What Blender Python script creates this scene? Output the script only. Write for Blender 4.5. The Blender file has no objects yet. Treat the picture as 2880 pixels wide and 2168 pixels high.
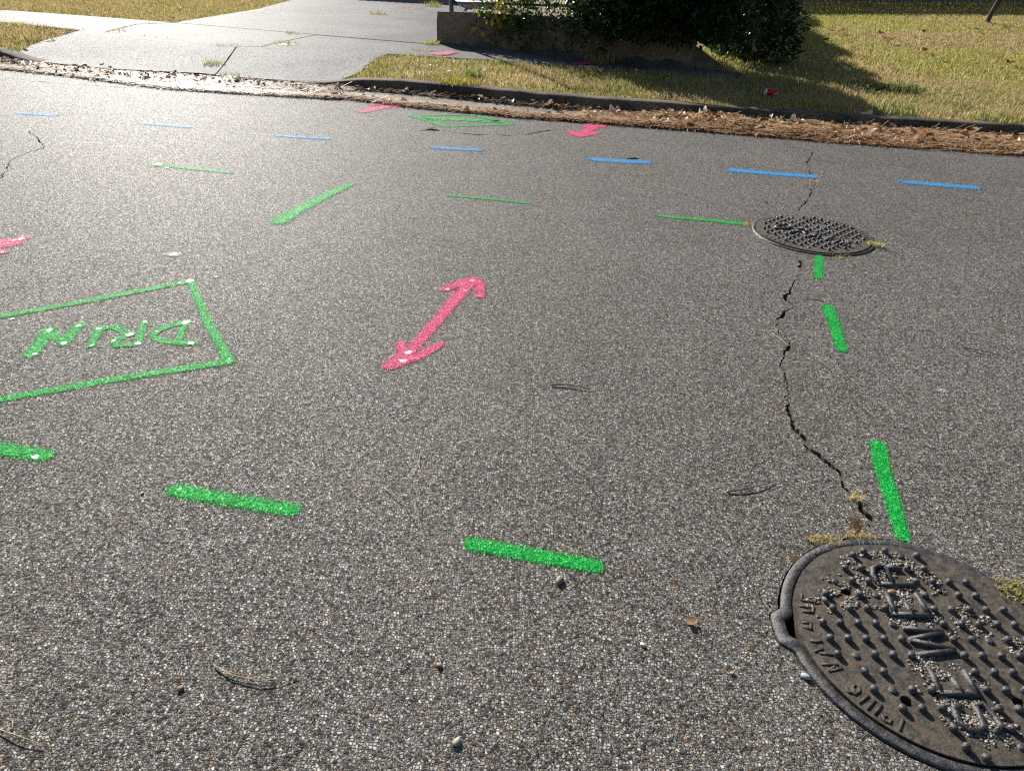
import bpy, bmesh, math, random
import numpy as np
from mathutils import Vector, Matrix, geometry

R = math.radians
random.seed(7)
rng = np.random.default_rng(7)
scene = bpy.context.scene
col = scene.collection

# ------------------------------------------------------------------ camera, world, sun, exposure
F_PX, PITCH, ROLL, CAM_H = 2000.0, 0.5564, 0.0430, 1.325
W_PX, H_PX = 2880.0, 2168.0
_cp, _sp, _cr, _sr = math.cos(PITCH), math.sin(PITCH), math.cos(ROLL), math.sin(ROLL)
_r0, _f0, _u0 = Vector((1, 0, 0)), Vector((0, _cp, -_sp)), Vector((0, _sp, _cp))
CR = _cr * _r0 + _sr * _u0
CU = -_sr * _r0 + _cr * _u0
CF = _f0
cam_d = bpy.data.cameras.new("camera")
cam = bpy.data.objects.new("camera", cam_d)
col.objects.link(cam)
M = Matrix((CR, CU, -CF)).transposed().to_4x4()
M.translation = Vector((0, 0, CAM_H))
cam.matrix_world = M
cam_d.sensor_width = 36.0
cam_d.lens = 36.0 * F_PX / W_PX
cam_d.clip_start = 0.05
cam_d.clip_end = 500
scene.camera = cam

SUN_EL, SUN_AZ = R(26.0), R(27.0)        # elevation, bearing left of the view direction
sun_dir = Vector((-math.sin(SUN_AZ) * math.cos(SUN_EL), math.cos(SUN_AZ) * math.cos(SUN_EL), math.sin(SUN_EL)))
world = bpy.data.worlds.new("World")
scene.world = world
world.use_nodes = True
wn = world.node_tree
for n in list(wn.nodes):
    wn.nodes.remove(n)
sky = wn.nodes.new("ShaderNodeTexSky")
sky.sky_type = 'NISHITA'
sky.sun_disc = False
sky.sun_elevation = SUN_EL
sky.sun_rotation = -SUN_AZ
sky.air_density = 1.0
sky.dust_density = 1.0
bg = wn.nodes.new("ShaderNodeBackground")
bg.inputs["Strength"].default_value = 0.05
wo = wn.nodes.new("ShaderNodeOutputWorld")
wn.links.new(sky.outputs[0], bg.inputs[0])
wn.links.new(bg.outputs[0], wo.inputs[0])
sun_d = bpy.data.lights.new("sun", 'SUN')
sun_d.energy = 5.0
sun_d.angle = R(0.5)
sun_d.color = (1.0, 0.96, 0.90)
sun = bpy.data.objects.new("sun", sun_d)
col.objects.link(sun)
sun.rotation_euler = sun_dir.to_track_quat('Z', 'Y').to_euler()
sun.location = sun_dir * 40
scene.view_settings.view_transform = 'Standard'
scene.view_settings.look = 'None'
scene.view_settings.exposure = 0.88
scene.view_settings.gamma = 1.0
scene.cycles.use_denoising = False
scene.cycles.max_bounces = 6
scene.cycles.transparent_max_bounces = 12
scene.cycles.sample_clamp_indirect = 4.0
scene.cycles.filter_width = 1.3

# ------------------------------------------------------------------ helpers
def smooth(a, b, x):
    t = np.clip((np.asarray(x, float) - a) / (b - a), 0, 1)
    return t * t * (3 - 2 * t)

_tab = rng.random((256, 256))
def vnoise(x, y, s=1.0, seed=0):
    x = np.asarray(x, float) * s + 37.7 * seed + 1000
    y = np.asarray(y, float) * s + 91.3 * seed + 1000
    i, j = np.floor(x).astype(int), np.floor(y).astype(int)
    u, v = x - i, y - j
    u, v = u * u * (3 - 2 * u), v * v * (3 - 2 * v)
    g = lambda a, b: _tab[a % 256, b % 256]
    return (g(i, j) * (1 - u) + g(i + 1, j) * u) * (1 - v) + (g(i, j + 1) * (1 - u) + g(i + 1, j + 1) * u) * v

def pip(px, py, poly):
    px, py = np.asarray(px, float), np.asarray(py, float)
    c = np.zeros(px.shape, bool)
    n = len(poly)
    for k in range(n):
        x1, y1 = poly[k][0], poly[k][1]
        x2, y2 = poly[(k + 1) % n][0], poly[(k + 1) % n][1]
        if y1 == y2:
            continue
        c ^= ((y1 > py) != (y2 > py)) & (px < (x2 - x1) * (py - y1) / (y2 - y1) + x1)
    return c

def tag(o, label=None, cat=None, group=None, kind=None):
    if label: o["label"] = label
    if cat: o["category"] = cat
    if group: o["group"] = group
    if kind: o["kind"] = kind
    return o

def link(o, parent=None):
    col.objects.link(o)
    if parent is not None:
        o.parent = parent
    return o

def empty(name, loc, rz=0.0):
    o = bpy.data.objects.new(name, None)
    o.empty_display_size = 0.1
    link(o)
    o.location = loc
    o.rotation_euler = (0, 0, rz)
    return o

def fast(name, V, F, mat, parent=None, cols=None, attrs=None, smooth_=False):
    """mesh object from an (n,3) vertex array and an (m,3|4) face array"""
    V, F = np.asarray(V, np.float32), np.asarray(F, np.int32)
    me = bpy.data.meshes.new(name)
    me.vertices.add(len(V))
    me.vertices.foreach_set("co", V.ravel())
    k = F.shape[1]
    me.loops.add(F.size)
    me.loops.foreach_set("vertex_index", F.ravel())
    me.polygons.add(len(F))
    me.polygons.foreach_set("loop_start", np.arange(0, F.size, k, dtype=np.int32))
    me.polygons.foreach_set("loop_total", np.full(len(F), k, np.int32))
    if smooth_:
        me.polygons.foreach_set("use_smooth", np.ones(len(F), bool))
    me.update(calc_edges=True)
    if cols is not None:
        a = me.attributes.new("Col", 'FLOAT_COLOR', 'POINT')
        c = np.ones((len(V), 4), np.float32)
        c[:, :3] = cols
        a.data.foreach_set("color", c.ravel())
    for an, av in (attrs or {}).items():
        a = me.attributes.new(an, 'FLOAT', 'POINT')
        a.data.foreach_set("value", np.asarray(av, np.float32).ravel())
    if mat: me.materials.append(mat)
    return link(bpy.data.objects.new(name, me), parent)

def from_bm(name, bm, mat, parent=None, smooth_=False):
    me = bpy.data.meshes.new(name)
    bmesh.ops.recalc_face_normals(bm, faces=bm.faces)
    if smooth_:
        for f in bm.faces: f.smooth = True
    bm.to_mesh(me)
    bm.free()
    if mat: me.materials.append(mat)
    return link(bpy.data.objects.new(name, me), parent)

class TB:
    """triangle / quad collector (all faces stored as triangles)"""
    def __init__(s):
        s.v, s.f, s.c, s.n = [], [], [], 0
    def add(s, V, F, c=None):
        V = np.asarray(V, float).reshape(-1, 3)
        F = np.asarray(F, int)
        if F.shape[1] == 4:
            F = np.vstack([F[:, [0, 1, 2]], F[:, [0, 2, 3]]])
        s.v.append(V); s.f.append(F + s.n); s.n += len(V)
        if c is not None:
            c = np.asarray(c, float)
            s.c.append(np.broadcast_to(c, (len(V), 3)) if c.ndim == 1 else c)
    def build(s, name, mat, parent=None, smooth_=False):
        return fast(name, np.vstack(s.v), np.vstack(s.f), mat, parent, np.vstack(s.c) if s.c else None, smooth_=smooth_)

def tube(tb, pts, rad, sides=6, c=None, caps=True):
    pts = [Vector(p) for p in pts]
    n = len(pts)
    rad = [rad] * n if isinstance(rad, (int, float)) else rad
    V = []
    for i, p in enumerate(pts):
        t = (pts[min(i + 1, n - 1)] - pts[max(i - 1, 0)]).normalized()
        a = t.cross(Vector((0, 0, 1)))
        if a.length < 1e-4: a = Vector((1, 0, 0))
        a.normalize(); b = t.cross(a)
        for k in range(sides):
            q = 2 * math.pi * k / sides
            V.append(p + (a * math.cos(q) + b * math.sin(q)) * rad[i])
    F = []
    for i in range(n - 1):
        for k in range(sides):
            k2 = (k + 1) % sides
            F.append((i * sides + k, i * sides + k2, (i + 1) * sides + k2, (i + 1) * sides + k))
    if caps:
        V += [pts[0], pts[-1]]
        c0, c1 = n * sides, n * sides + 1
        for k in range(sides):
            k2 = (k + 1) % sides
            F.append((c0, k2, k, k)); F.append((c1, (n - 1) * sides + k, (n - 1) * sides + k2, (n - 1) * sides + k2))
    tb.add([tuple(v) for v in V], F, c)

def box(tb, c, d, ax=(1, 0, 0), col_=None):
    """box centred c, size d, local x axis ax (horizontal)"""
    a = Vector(ax).normalized(); b = Vector((-a.y, a.x, 0)); z = Vector((0, 0, 1)); c = Vector(c)
    V = [tuple(c + a * (sx * d[0] / 2) + b * (sy * d[1] / 2) + z * (sz * d[2] / 2)) for sz in (-1, 1) for sy in (-1, 1) for sx in (-1, 1)]
    F = [(0, 1, 3, 2), (4, 6, 7, 5), (0, 4, 5, 1), (2, 3, 7, 6), (0, 2, 6, 4), (1, 5, 7, 3)]
    tb.add(V, F, col_)

# ------------------------------------------------------------------ terrain
CURB_R = [(-2.35, 7.80, .02), (-2.0, 7.74, .05), (-1.70, 7.71, .088), (-1.25, 7.68, .1), (-.8, 7.55, .1), (-.4, 7.43, .1), (.24, 7.26, .1), (.78, 7.15, .1),
          (1.46, 7.06, .1), (2.02, 6.97, .1), (2.73, 6.87, .1), (3.61, 6.79, .1), (4.48, 6.72, .1), (8, 6.5, .1), (20, 5.8, .1), (45, 4.4, .1)]
CURB_L = [(-25, 14.5, .1), (-12, 10.8, .1), (-8, 9.45, .1), (-6.6, 8.9, .1), (-5.95, 8.63, .09), (-5.55, 8.40, .055), (-5.1, 8.22, .02)]
LIP = [(-5.1, 8.22), (-4.6, 8.06), (-4.2, 8.0), (-3.4, 7.98), (-2.8, 7.85), (-2.35, 7.80)]
_cx = np.array([p[0] for p in CURB_L] + [p[0] for p in LIP[1:-1]] + [p[0] for p in CURB_R])
_cy = np.array([p[1] for p in CURB_L] + [p[1] for p in LIP[1:-1]] + [p[1] for p in CURB_R])
def yc(x): return np.interp(x, _cx, _cy)
WALL_A, WALL_B = np.array([-1.21, 10.57]), np.array([1.95, 9.21])
WD = (WALL_B - WALL_A) / np.linalg.norm(WALL_B - WALL_A)
WN = np.array([-WD[1], WD[0]])             # away from the street
def ywall(x): return WALL_A[1] + (np.asarray(x) - WALL_A[0]) * WD[1] / WD[0]

def H(x, y):
    x, y = np.asarray(x, float), np.asarray(y, float)
    s = y - yc(x)
    drive = smooth(-6.3, -5.3, x) * (1 - smooth(-1.95, -1.55, x))
    zv = .098 + .03 * smooth(0, 2, s)
    zd = .028 + .10 * smooth(0, 1.9, s)
    z = zd * drive + zv * (1 - drive)
    z = z + .052 * np.maximum(0, y - 9.4) * smooth(.6, 3.4, x) * (1 - smooth(22, 30, y)) + smooth(22, 30, y) * .6 * smooth(.6, 3.4, x)
    yw = ywall(np.minimum(x, 2.3))
    z = z + .27 * smooth(-.95, -.8, x) * smooth(yw + .04, yw + .16, y) * (1 - smooth(1.9, 2.6, x)) * (1 - smooth(12, 14, y))
    return z

def ray(px, py):
    return CR * ((px - W_PX / 2) / F_PX) - CU * ((py - H_PX / 2) / F_PX) + CF

def G0(px, py, z=0.0):
    d = ray(px, py)
    t = (z - CAM_H) / d.z
    return Vector((d.x * t, d.y * t, z))

def GT(px, py, dz=0.0):
    """point of the terrain beyond the kerb seen at photo pixel (px, py)"""
    d = ray(px, py)
    ts = np.arange(3.0, 40.0, .02) / math.hypot(d.x, d.y)
    zz = CAM_H + d.z * ts - H(d.x * ts, d.y * ts) - dz
    k = int(np.argmax(zz < 0)) if (zz < 0).any() else len(ts) - 1
    t = ts[k]
    return Vector((d.x * t, d.y * t, float(H(d.x * t, d.y * t)) + dz))

# ------------------------------------------------------------------ materials
class NT:
    def __init__(s, nt): s.nt = nt
    def n(s, t, ins=None, **props):
        nd = s.nt.nodes.new("ShaderNode" + t)
        for k, v in props.items(): setattr(nd, k, v)
        for k, v in (ins or {}).items():
            sk = nd.inputs[k]
            if isinstance(v, bpy.types.NodeSocket): s.nt.links.new(v, sk)
            elif v is not None: sk.default_value = v
        return nd
    def m(s, op, a, b=0.0, c=None, clamp=False):
        ins = {0: a, 1: b}
        if c is not None: ins[2] = c
        return s.n("Math", ins, operation=op, use_clamp=clamp).outputs[0]
    def vm(s, op, a, b=None, scale=None):
        ins = {0: a}
        if b is not None: ins[1] = b
        nd = s.n("VectorMath", ins, operation=op)
        if scale is not None:
            if isinstance(scale, bpy.types.NodeSocket): s.nt.links.new(scale, nd.inputs["Scale"])
            else: nd.inputs["Scale"].default_value = scale
        return nd.outputs[0]
    def mix(s, f, a, b, blend='MIX'):
        nd = s.nt.nodes.new("ShaderNodeMix"); nd.data_type = 'RGBA'; nd.blend_type = blend
        for i, v in ((0, f), (6, a), (7, b)):
            if isinstance(v, bpy.types.NodeSocket): s.nt.links.new(v, nd.inputs[i])
            else: nd.inputs[i].default_value = v if i == 0 else (tuple(v) + (1,) if len(v) == 3 else v)
        return nd.outputs[2]
    def fmix(s, f, a, b):
        nd = s.nt.nodes.new("ShaderNodeMix"); nd.data_type = 'FLOAT'
        for i, v in ((0, f), (2, a), (3, b)):
            if isinstance(v, bpy.types.NodeSocket): s.nt.links.new(v, nd.inputs[i])
            else: nd.inputs[i].default_value = v
        return nd.outputs[0]
    def ramp(s, f, stops, interp='LINEAR'):
        nd = s.n("ValToRGB", {0: f}); cr = nd.color_ramp; cr.interpolation = interp
        while len(cr.elements) < len(stops): cr.elements.new(.5)
        for e, (p, c) in zip(cr.elements, stops):
            e.position = p; e.color = (c, c, c, 1) if isinstance(c, (int, float)) else tuple(c) + (1,)
        return nd.outputs[0]
    def mapr(s, f, a, b, c=0.0, d=1.0, kind='SMOOTHSTEP'):
        return s.n("MapRange", {0: f, 1: a, 2: b, 3: c, 4: d}, interpolation_type=kind).outputs[0]
    def noise(s, vec, scale, detail=3.0, rough=.55, dims='3D'):
        return s.n("TexNoise", {"Vector": vec, "Scale": scale, "Detail": detail, "Roughness": rough}, noise_dimensions=dims).outputs["Fac"]
    def vor(s, vec, scale, feature='F1', dims='2D'):
        return s.n("TexVoronoi", {"Vector": vec, "Scale": scale, "Randomness": 1.0}, feature=feature, voronoi_dimensions=dims)
    def attr(s, name): return s.n("Attribute", attribute_name=name)

def mat(name):
    m = bpy.data.materials.new(name); m.use_nodes = True
    nt = m.node_tree
    for n in list(nt.nodes): nt.nodes.remove(n)
    return m, NT(nt)

def finish(k, shader, disp=None):
    o = k.n("OutputMaterial")
    k.nt.links.new(shader, o.inputs[0])

# aggregate pattern shared by the asphalt and the paint that lies on it
sg = bpy.data.node_groups.new("aggregate", 'ShaderNodeTree')
for nm, ty in (("Color", 'NodeSocketColor'), ("Normal", 'NodeSocketVector'), ("Height", 'NodeSocketFloat'), ("Rand", 'NodeSocketFloat'), ("Solid", 'NodeSocketFloat')):
    sg.interface.new_socket(name=nm, in_out='OUTPUT', socket_type=ty)
g = NT(sg)
pos = g.n("NewGeometry").outputs["Position"]
p2 = g.vm('MULTIPLY', pos, (1, 1, 0))
wn1 = g.n("TexNoise", {"Vector": p2, "Scale": 190.0, "Detail": 2.0}, noise_dimensions='2D').outputs["Color"]
p3 = g.vm('ADD', p2, g.vm('SCALE', g.vm('SUBTRACT', wn1, (.5, .5, .5)), scale=.0042))
SB, SS = 148.0, 265.0
vb, vs = g.vor(p3, SB), g.vor(p3, SS)
eb, es = g.vor(p3, SB, 'DISTANCE_TO_EDGE').outputs[0], g.vor(p3, SS, 'DISTANCE_TO_EDGE').outputs[0]
sb = g.n("SeparateColor", {0: vb.outputs["Color"]})
ss = g.n("SeparateColor", {0: vs.outputs["Color"]})
big = g.m('LESS_THAN', sb.outputs[0], .50)
rnd = g.fmix(big, ss.outputs[1], sb.outputs[1])
hue = g.fmix(big, ss.outputs[2], sb.outputs[2])
tilt = g.mix(big, vs.outputs["Color"], vb.outputs["Color"])
edge = g.fmix(big, es, eb)
solid = g.m('MULTIPLY', g.mapr(edge, .02, .16), g.mapr(rnd, .02, .28, .6, 1.0))
fine = g.noise(p2, 900.0, 2.0, .6, '2D')
val = g.ramp(rnd, [(0, .075), (.20, .115), (.36, .19), (.6, .27), (.82, .35), (1, .48)])
tint = g.ramp(hue, [(0, (1.0, .97, .93)), (.45, (1.0, .95, .87)), (.6, (.90, .96, 1.0)), (.86, (1.0, .88, .70)), (.96, (1.0, .72, .48)), (1, (1.0, .58, .34))])
stone = g.mix(1.0, val, tint, 'MULTIPLY')
stone = g.mix(g.mapr(fine, .3, .7, 0, .35, 'LINEAR'), stone, g.mix(1.0, stone, (.55, .52, .5), 'MULTIPLY'))
patch = g.noise(p2, 2.2, 4.0, .6, '2D')
binder = g.mix(g.mapr(patch, .35, .65), (.042, .037, .031), (.070, .060, .049))
cfin = g.mix(solid, binder, stone)
tv = g.vm('MULTIPLY', g.vm('SUBTRACT', tilt, (.5, .5, .5)), (.65, .65, 0))
nrm = g.vm('NORMALIZE', g.vm('ADD', g.n("NewGeometry").outputs["Normal"], tv))
hgt = g.m('ADD', g.m('MULTIPLY', g.mapr(edge, .0, .30), g.m('ADD', g.m('MULTIPLY', rnd, .8), .5)), g.m('MULTIPLY', fine, .15))
bmp = g.n("Bump", {"Strength": .85, "Distance": .0028, "Height": hgt, "Normal": nrm}).outputs[0]
go = sg.nodes.new("NodeGroupOutput")
for k_, v_ in (("Color", cfin), ("Normal", bmp), ("Height", hgt), ("Rand", rnd), ("Solid", solid)):
    sg.links.new(v_, go.inputs[k_])

def agg(k):
    nd = k.nt.nodes.new("ShaderNodeGroup"); nd.node_tree = sg
    return nd

def m_asphalt():
    m, k = mat("asphalt")
    a = agg(k)
    p = k.n("NewGeometry").outputs["Position"]
    lo = k.noise(p, .55, 4.0, .6)
    mid = k.noise(p, 3.5, 4.0, .65)
    c = k.mix(k.mapr(lo, .38, .66, 0, .35), a.outputs["Color"], k.mix(1.0, a.outputs["Color"], (.74, .69, .62), 'MULTIPLY'))
    c = k.mix(k.mapr(mid, .55, .75, 0, .45), c, k.mix(1.0, c, (.68, .63, .57), 'MULTIPLY'))
    rough = k.fmix(a.outputs["Solid"], .62, k.mapr(a.outputs["Rand"], 0, 1, .66, .46, 'LINEAR'))
    b = k.n("BsdfPrincipled", {"Base Color": c, "Roughness": rough, "Normal": a.outputs["Normal"], "Specular IOR Level": .10})
    finish(k, b.outputs[0])
    return m

def m_paint(name, c1, c2):
    m, k = mat(name)
    a = agg(k)
    p = k.n("NewGeometry").outputs["Position"]
    cov = k.attr("cov").outputs["Fac"]; pool = k.attr("pool").outputs["Fac"]
    spk = k.n("TexNoise", {"Vector": p, "Scale": 420.0, "Detail": 2.0}).outputs["Fac"]
    sel = k.m('ADD', cov, k.m('ADD', k.m('MULTIPLY', k.m('SUBTRACT', a.outputs["Solid"], .75), .22), k.m('MULTIPLY', k.m('SUBTRACT', spk, .5), 1.35)))
    fac = k.mapr(sel, .30, .60)
    pits = k.m('MULTIPLY', k.m('SUBTRACT', 1.0, a.outputs["Solid"]), k.m('SUBTRACT', 1.0, k.m('MULTIPLY', cov, .72), clamp=True))
    fac = k.m('MULTIPLY', fac, k.m('SUBTRACT', 1.0, k.m('MULTIPLY', pits, 1.25), clamp=True))
    fac = k.m('MAXIMUM', fac, k.mapr(pool, .25, .6))
    cc = k.mix(k.mapr(a.outputs["Rand"], 0, 1, 0, 1, 'LINEAR'), c1, c2)
    n0 = k.n("NewGeometry").outputs["Normal"]
    pm = k.mapr(pool, .2, .8)
    nn = k.n("Mix", data_type='VECTOR')
    k.nt.links.new(k.m('MULTIPLY', pm, .80), nn.inputs[0]); k.nt.links.new(a.outputs["Normal"], nn.inputs[4]); k.nt.links.new(n0, nn.inputs[5])
    b = k.n("BsdfPrincipled", {"Base Color": cc, "Roughness": k.fmix(pm, .55, .36), "Specular IOR Level": k.fmix(pm, .10, .9), "Normal": nn.outputs[1]})
    t = k.n("BsdfTransparent")
    x = k.n("MixShader", {0: fac, 1: t.outputs[0], 2: b.outputs[0]})
    finish(k, x.outputs[0])
    return m

def m_concrete(name, base, dark, scale=1.0, rough=.62, glint=.5):
    m, k = mat(name)
    p = k.n("NewGeometry").outputs["Position"]
    st = k.noise(p, .9 * scale, 5.0, .65)
    md = k.noise(p, 7 * scale, 4.0, .6)
    v = k.vor(p, 120.0, dims='3D')
    rs = k.n("SeparateColor", {0: v.outputs["Color"]})
    grain = k.mapr(rs.outputs[0], 0, 1, .5, 1.5, 'LINEAR')
    c = k.mix(k.mapr(st, .35, .68), base, dark)
    c = k.mix(k.mapr(md, .5, .72, 0, .4), c, dark)
    c = k.mix(1.0, c, k.n("CombineColor", {0: grain, 1: grain, 2: grain}).outputs[0], 'MULTIPLY')
    n0 = k.n("NewGeometry").outputs["Normal"]
    tl = k.vm('SCALE', k.vm('SUBTRACT', v.outputs["Color"], (.5, .5, .5)), scale=glint)
    nn = k.vm('NORMALIZE', k.vm('ADD', n0, tl))
    hh = k.m('ADD', k.m('MULTIPLY', v.outputs[0], .5), k.m('MULTIPLY', md, .6))
    bp = k.n("Bump", {"Strength": .5, "Distance": .004, "Height": hh, "Normal": nn}).outputs[0]
    b = k.n("BsdfPrincipled", {"Base Color": c, "Roughness": rough, "Normal": bp, "Specular IOR Level": .07})
    finish(k, b.outputs[0])
    return m

def m_leafy(name, rough=.5, trans=.35, spec=.4):
    """vertex-coloured thin foliage"""
    m, k = mat(name)
    c = k.attr("Col").outputs["Color"]
    b = k.n("BsdfPrincipled", {"Base Color": c, "Roughness": rough, "Specular IOR Level": spec})
    t = k.n("BsdfTranslucent", {"Color": c})
    x = k.n("MixShader", {0: trans, 1: b.outputs[0], 2: t.outputs[0]})
    finish(k, x.outputs[0])
    return m

def m_plain(name, c, rough=.6, metal=0.0, noise_=.3, nscale=30, bump=.3, c2=None, spec=.5):
    m, k = mat(name)
    p = k.n("TexCoord").outputs["Object"]
    n1 = k.noise(p, nscale, 4.0, .6)
    cc = k.mix(k.mapr(n1, .3, .7), c, c2 if c2 else tuple(v * (1 - noise_) for v in c))
    bp = k.n("Bump", {"Strength": bump, "Distance": .003, "Height": k.noise(p, nscale * 4, 3.0)}).outputs[0]
    b = k.n("BsdfPrincipled", {"Base Color": cc, "Roughness": rough, "Metallic": metal, "Normal": bp, "Specular IOR Level": spec})
    finish(k, b.outputs[0])
    return m

def m_iron(name, c1, c2, rust, rustlim, rough=.5, metal=.35):
    m, k = mat(name)
    p = k.n("NewGeometry").outputs["Position"]
    n1, n2, n3 = k.noise(p, 19, 6.0, .7), k.noise(p, 60, 5.0, .65), k.noise(p, 420, 3.0, .65)
    c = k.mix(k.mapr(n2, .35, .65), c1, c2)
    c = k.mix(k.mapr(n1, rustlim, rustlim + .13), c, k.mix(k.mapr(n2, .4, .6), rust, tuple(v * .45 for v in rust)))
    c = k.mix(k.mapr(n3, .55, .72, 0, .45), c, (.15, .12, .085))
    h = k.m('ADD', k.m('MULTIPLY', n2, .7), k.m('MULTIPLY', n3, .35))
    bp = k.n("Bump", {"Strength": .9, "Distance": .0045, "Height": h}).outputs[0]
    b = k.n("BsdfPrincipled", {"Base Color": c, "Roughness": k.mapr(n2, .3, .7, rough - .1, rough + .15, 'LINEAR'), "Metallic": metal, "Normal": bp})
    finish(k, b.outputs[0])
    return m

MA = dict(
    asphalt=m_asphalt(),
    green=m_paint("green_spray_paint", (.002, .34, .045), (.008, .58, .085)),
    pink=m_paint("pink_spray_paint", (.72, .05, .17), (.88, .12, .27)),
    blue=m_paint("blue_spray_paint", (.04, .27, .62), (.08, .40, .78)),
    pale=m_paint("pale_glare_and_stain", (.42, .42, .40), (.60, .60, .58)),
    concrete=m_concrete("driveway_concrete", (.150, .149, .145), (.085, .083, .078), 1.0, .68, .5),
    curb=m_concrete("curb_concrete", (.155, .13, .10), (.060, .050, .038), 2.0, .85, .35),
    gutter=m_concrete("gutter_concrete", (.27, .24, .20), (.16, .14, .11), 1.5, .7, .4),
    wall=m_concrete("wall_concrete", (.26, .20, .145), (.12, .09, .065), 2.2, .85, .3),
    grass=m_leafy("grass_blades", .5, .5, .35),
    leaf=m_leafy("glossy_leaves", .26, .30, .5),
    dry=m_leafy("dry_leaves", .5, .22, .18),
    straw=m_leafy("pine_straw", .5, .15, .4),
    soil=m_plain("soil", (.16, .12, .07), .9, 0, .4, 12, .6, (.24, .19, .10)),
    pit=m_plain("pit_dirt", (.03, .025, .02), .95),
    crackdirt=m_plain("crack_dirt", (.11, .085, .058), .95, 0, .4, 60, .6, (.055, .044, .032)),
    bark=m_plain("bark", (.12, .09, .07), .85, 0, .5, 40, .8),
    twig=m_plain("twig_bark", (.10, .065, .045), .8, 0, .4, 60, .5),
    needle=m_plain("dry_needle", (.42, .27, .12), .55, 0, .3, 60, .2),
    galv=m_plain("weathered_fence_metal", (.17, .17, .18), .45, .6, .4, 30, .2),
    wood=m_plain("weathered_board", (.20, .145, .095), .8, 0, .5, 9, .4),
    iron=m_iron("cast_iron_lid", (.030, .025, .020), (.098, .076, .052), (.24, .115, .045), .58, .60, .10),
    frame=m_iron("cast_iron_frame", (.048, .046, .048), (.105, .10, .102), (.13, .06, .035), .63, .42, .5),
    letter=m_iron("worn_iron", (.050, .047, .050), (.105, .098, .098), (.20, .09, .04), .68, .36, .5),
    grit=m_leafy("grit_stones", .5, 0.0, .5),
)

# ------------------------------------------------------------------ ground, road, cracks, manholes
def cdt(loops, holes=(), inner=None):
    """triangles of the area inside polygon loops minus holes; loops/holes are lists of 2-D points"""
    vs, es = [], []
    for lp in list(loops) + list(holes):
        b = len(vs)
        vs += [Vector((float(p[0]), float(p[1]))) for p in lp]
        es += [(b + i, b + (i + 1) % len(lp)) for i in range(len(lp))]
    if inner is not None:
        vs += [Vector((float(p[0]), float(p[1]))) for p in inner]
    ov, oe, of, *_ = geometry.delaunay_2d_cdt(vs, es, [], 0, 1e-6)
    V = np.array([(v.x, v.y) for v in ov]); F = np.array(of)
    c = V[F].mean(1)
    keep = np.zeros(len(F), bool)
    for lp in loops: keep |= pip(c[:, 0], c[:, 1], lp)
    for hp in holes: keep &= ~pip(c[:, 0], c[:, 1], hp)
    F = F[keep]
    a, b, d = V[F[:, 0]], V[F[:, 1]], V[F[:, 2]]
    cr = (b[:, 0] - a[:, 0]) * (d[:, 1] - a[:, 1]) - (b[:, 1] - a[:, 1]) * (d[:, 0] - a[:, 0])
    F[cr < 0] = F[cr < 0][:, ::-1]
    return V, F

C1, C2 = np.array([.9802, 1.0999]), np.array([1.643, 3.8648])
def frame_outer(th, r0, ear):
    r = np.full_like(th, r0)
    if ear:
        d = np.abs((th - R(177.5) + math.pi) % (2 * math.pi) - math.pi)
        r = r + .026 * (1 - smooth(R(6.0), R(11.5), d))
    return r
def frame_inner(th, r0, ear):
    r = np.full_like(th, r0)
    if ear:
        d = np.abs((th - R(177.0) + math.pi) % (2 * math.pi) - math.pi)
        r = r + .021 * (1 - smooth(R(3.5), R(7.5), d))
    return r
TH = np.linspace(0, 2 * math.pi, 320, endpoint=False)
def ring_hole(C, r0, ear, seed):
    r = frame_outer(TH, r0, ear) + .0035 + .004 * vnoise(np.cos(TH) * 9, np.sin(TH) * 9, 1, seed) + .005 * smooth(.62, .85, vnoise(np.cos(TH) * 4, np.sin(TH) * 4, 1, seed + 3))
    return np.stack([C[0] + r * np.cos(TH), C[1] + r * np.sin(TH)], 1)
hole1, hole2 = ring_hole(C1, .3241, True, 1), ring_hole(C2, .3270, False, 2)

def crack_outline(px, w0, seed, step=.007):
    pts = np.array([G0(x, y)[:2] for x, y in px])
    L = np.concatenate([[0], np.cumsum(np.hypot(*np.diff(pts, axis=0).T))])
    n = max(8, int(L[-1] / step))
    t = np.linspace(0, L[-1], n)
    q = np.stack([np.interp(t, L, pts[:, 0]), np.interp(t, L, pts[:, 1])], 1)
    tg = np.gradient(q, axis=0); tg /= np.linalg.norm(tg, axis=1)[:, None]
    nm = np.stack([-tg[:, 1], tg[:, 0]], 1)
    q = q + nm * ((vnoise(t * 30, t * 0, 1, seed) - .5) * .022 + (vnoise(t * 110, t * 0, 1, seed + 1) - .5) * .009)[:, None]
    w = w0 * (.25 + 1.3 * smooth(.25, .8, vnoise(t * 9, t * 0, 1, seed + 2))) * smooth(0, .04, t) * smooth(0, .04, L[-1] - t) + .0012
    wl = w * (.6 + .8 * vnoise(t * 120, t * 0, 1, seed + 4)); wr = w * (.6 + .8 * vnoise(t * 120, t * 0, 1, seed + 5))
    return np.vstack([q + nm * wl[:, None], (q - nm * wr[:, None])[::-1]]), q

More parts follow.
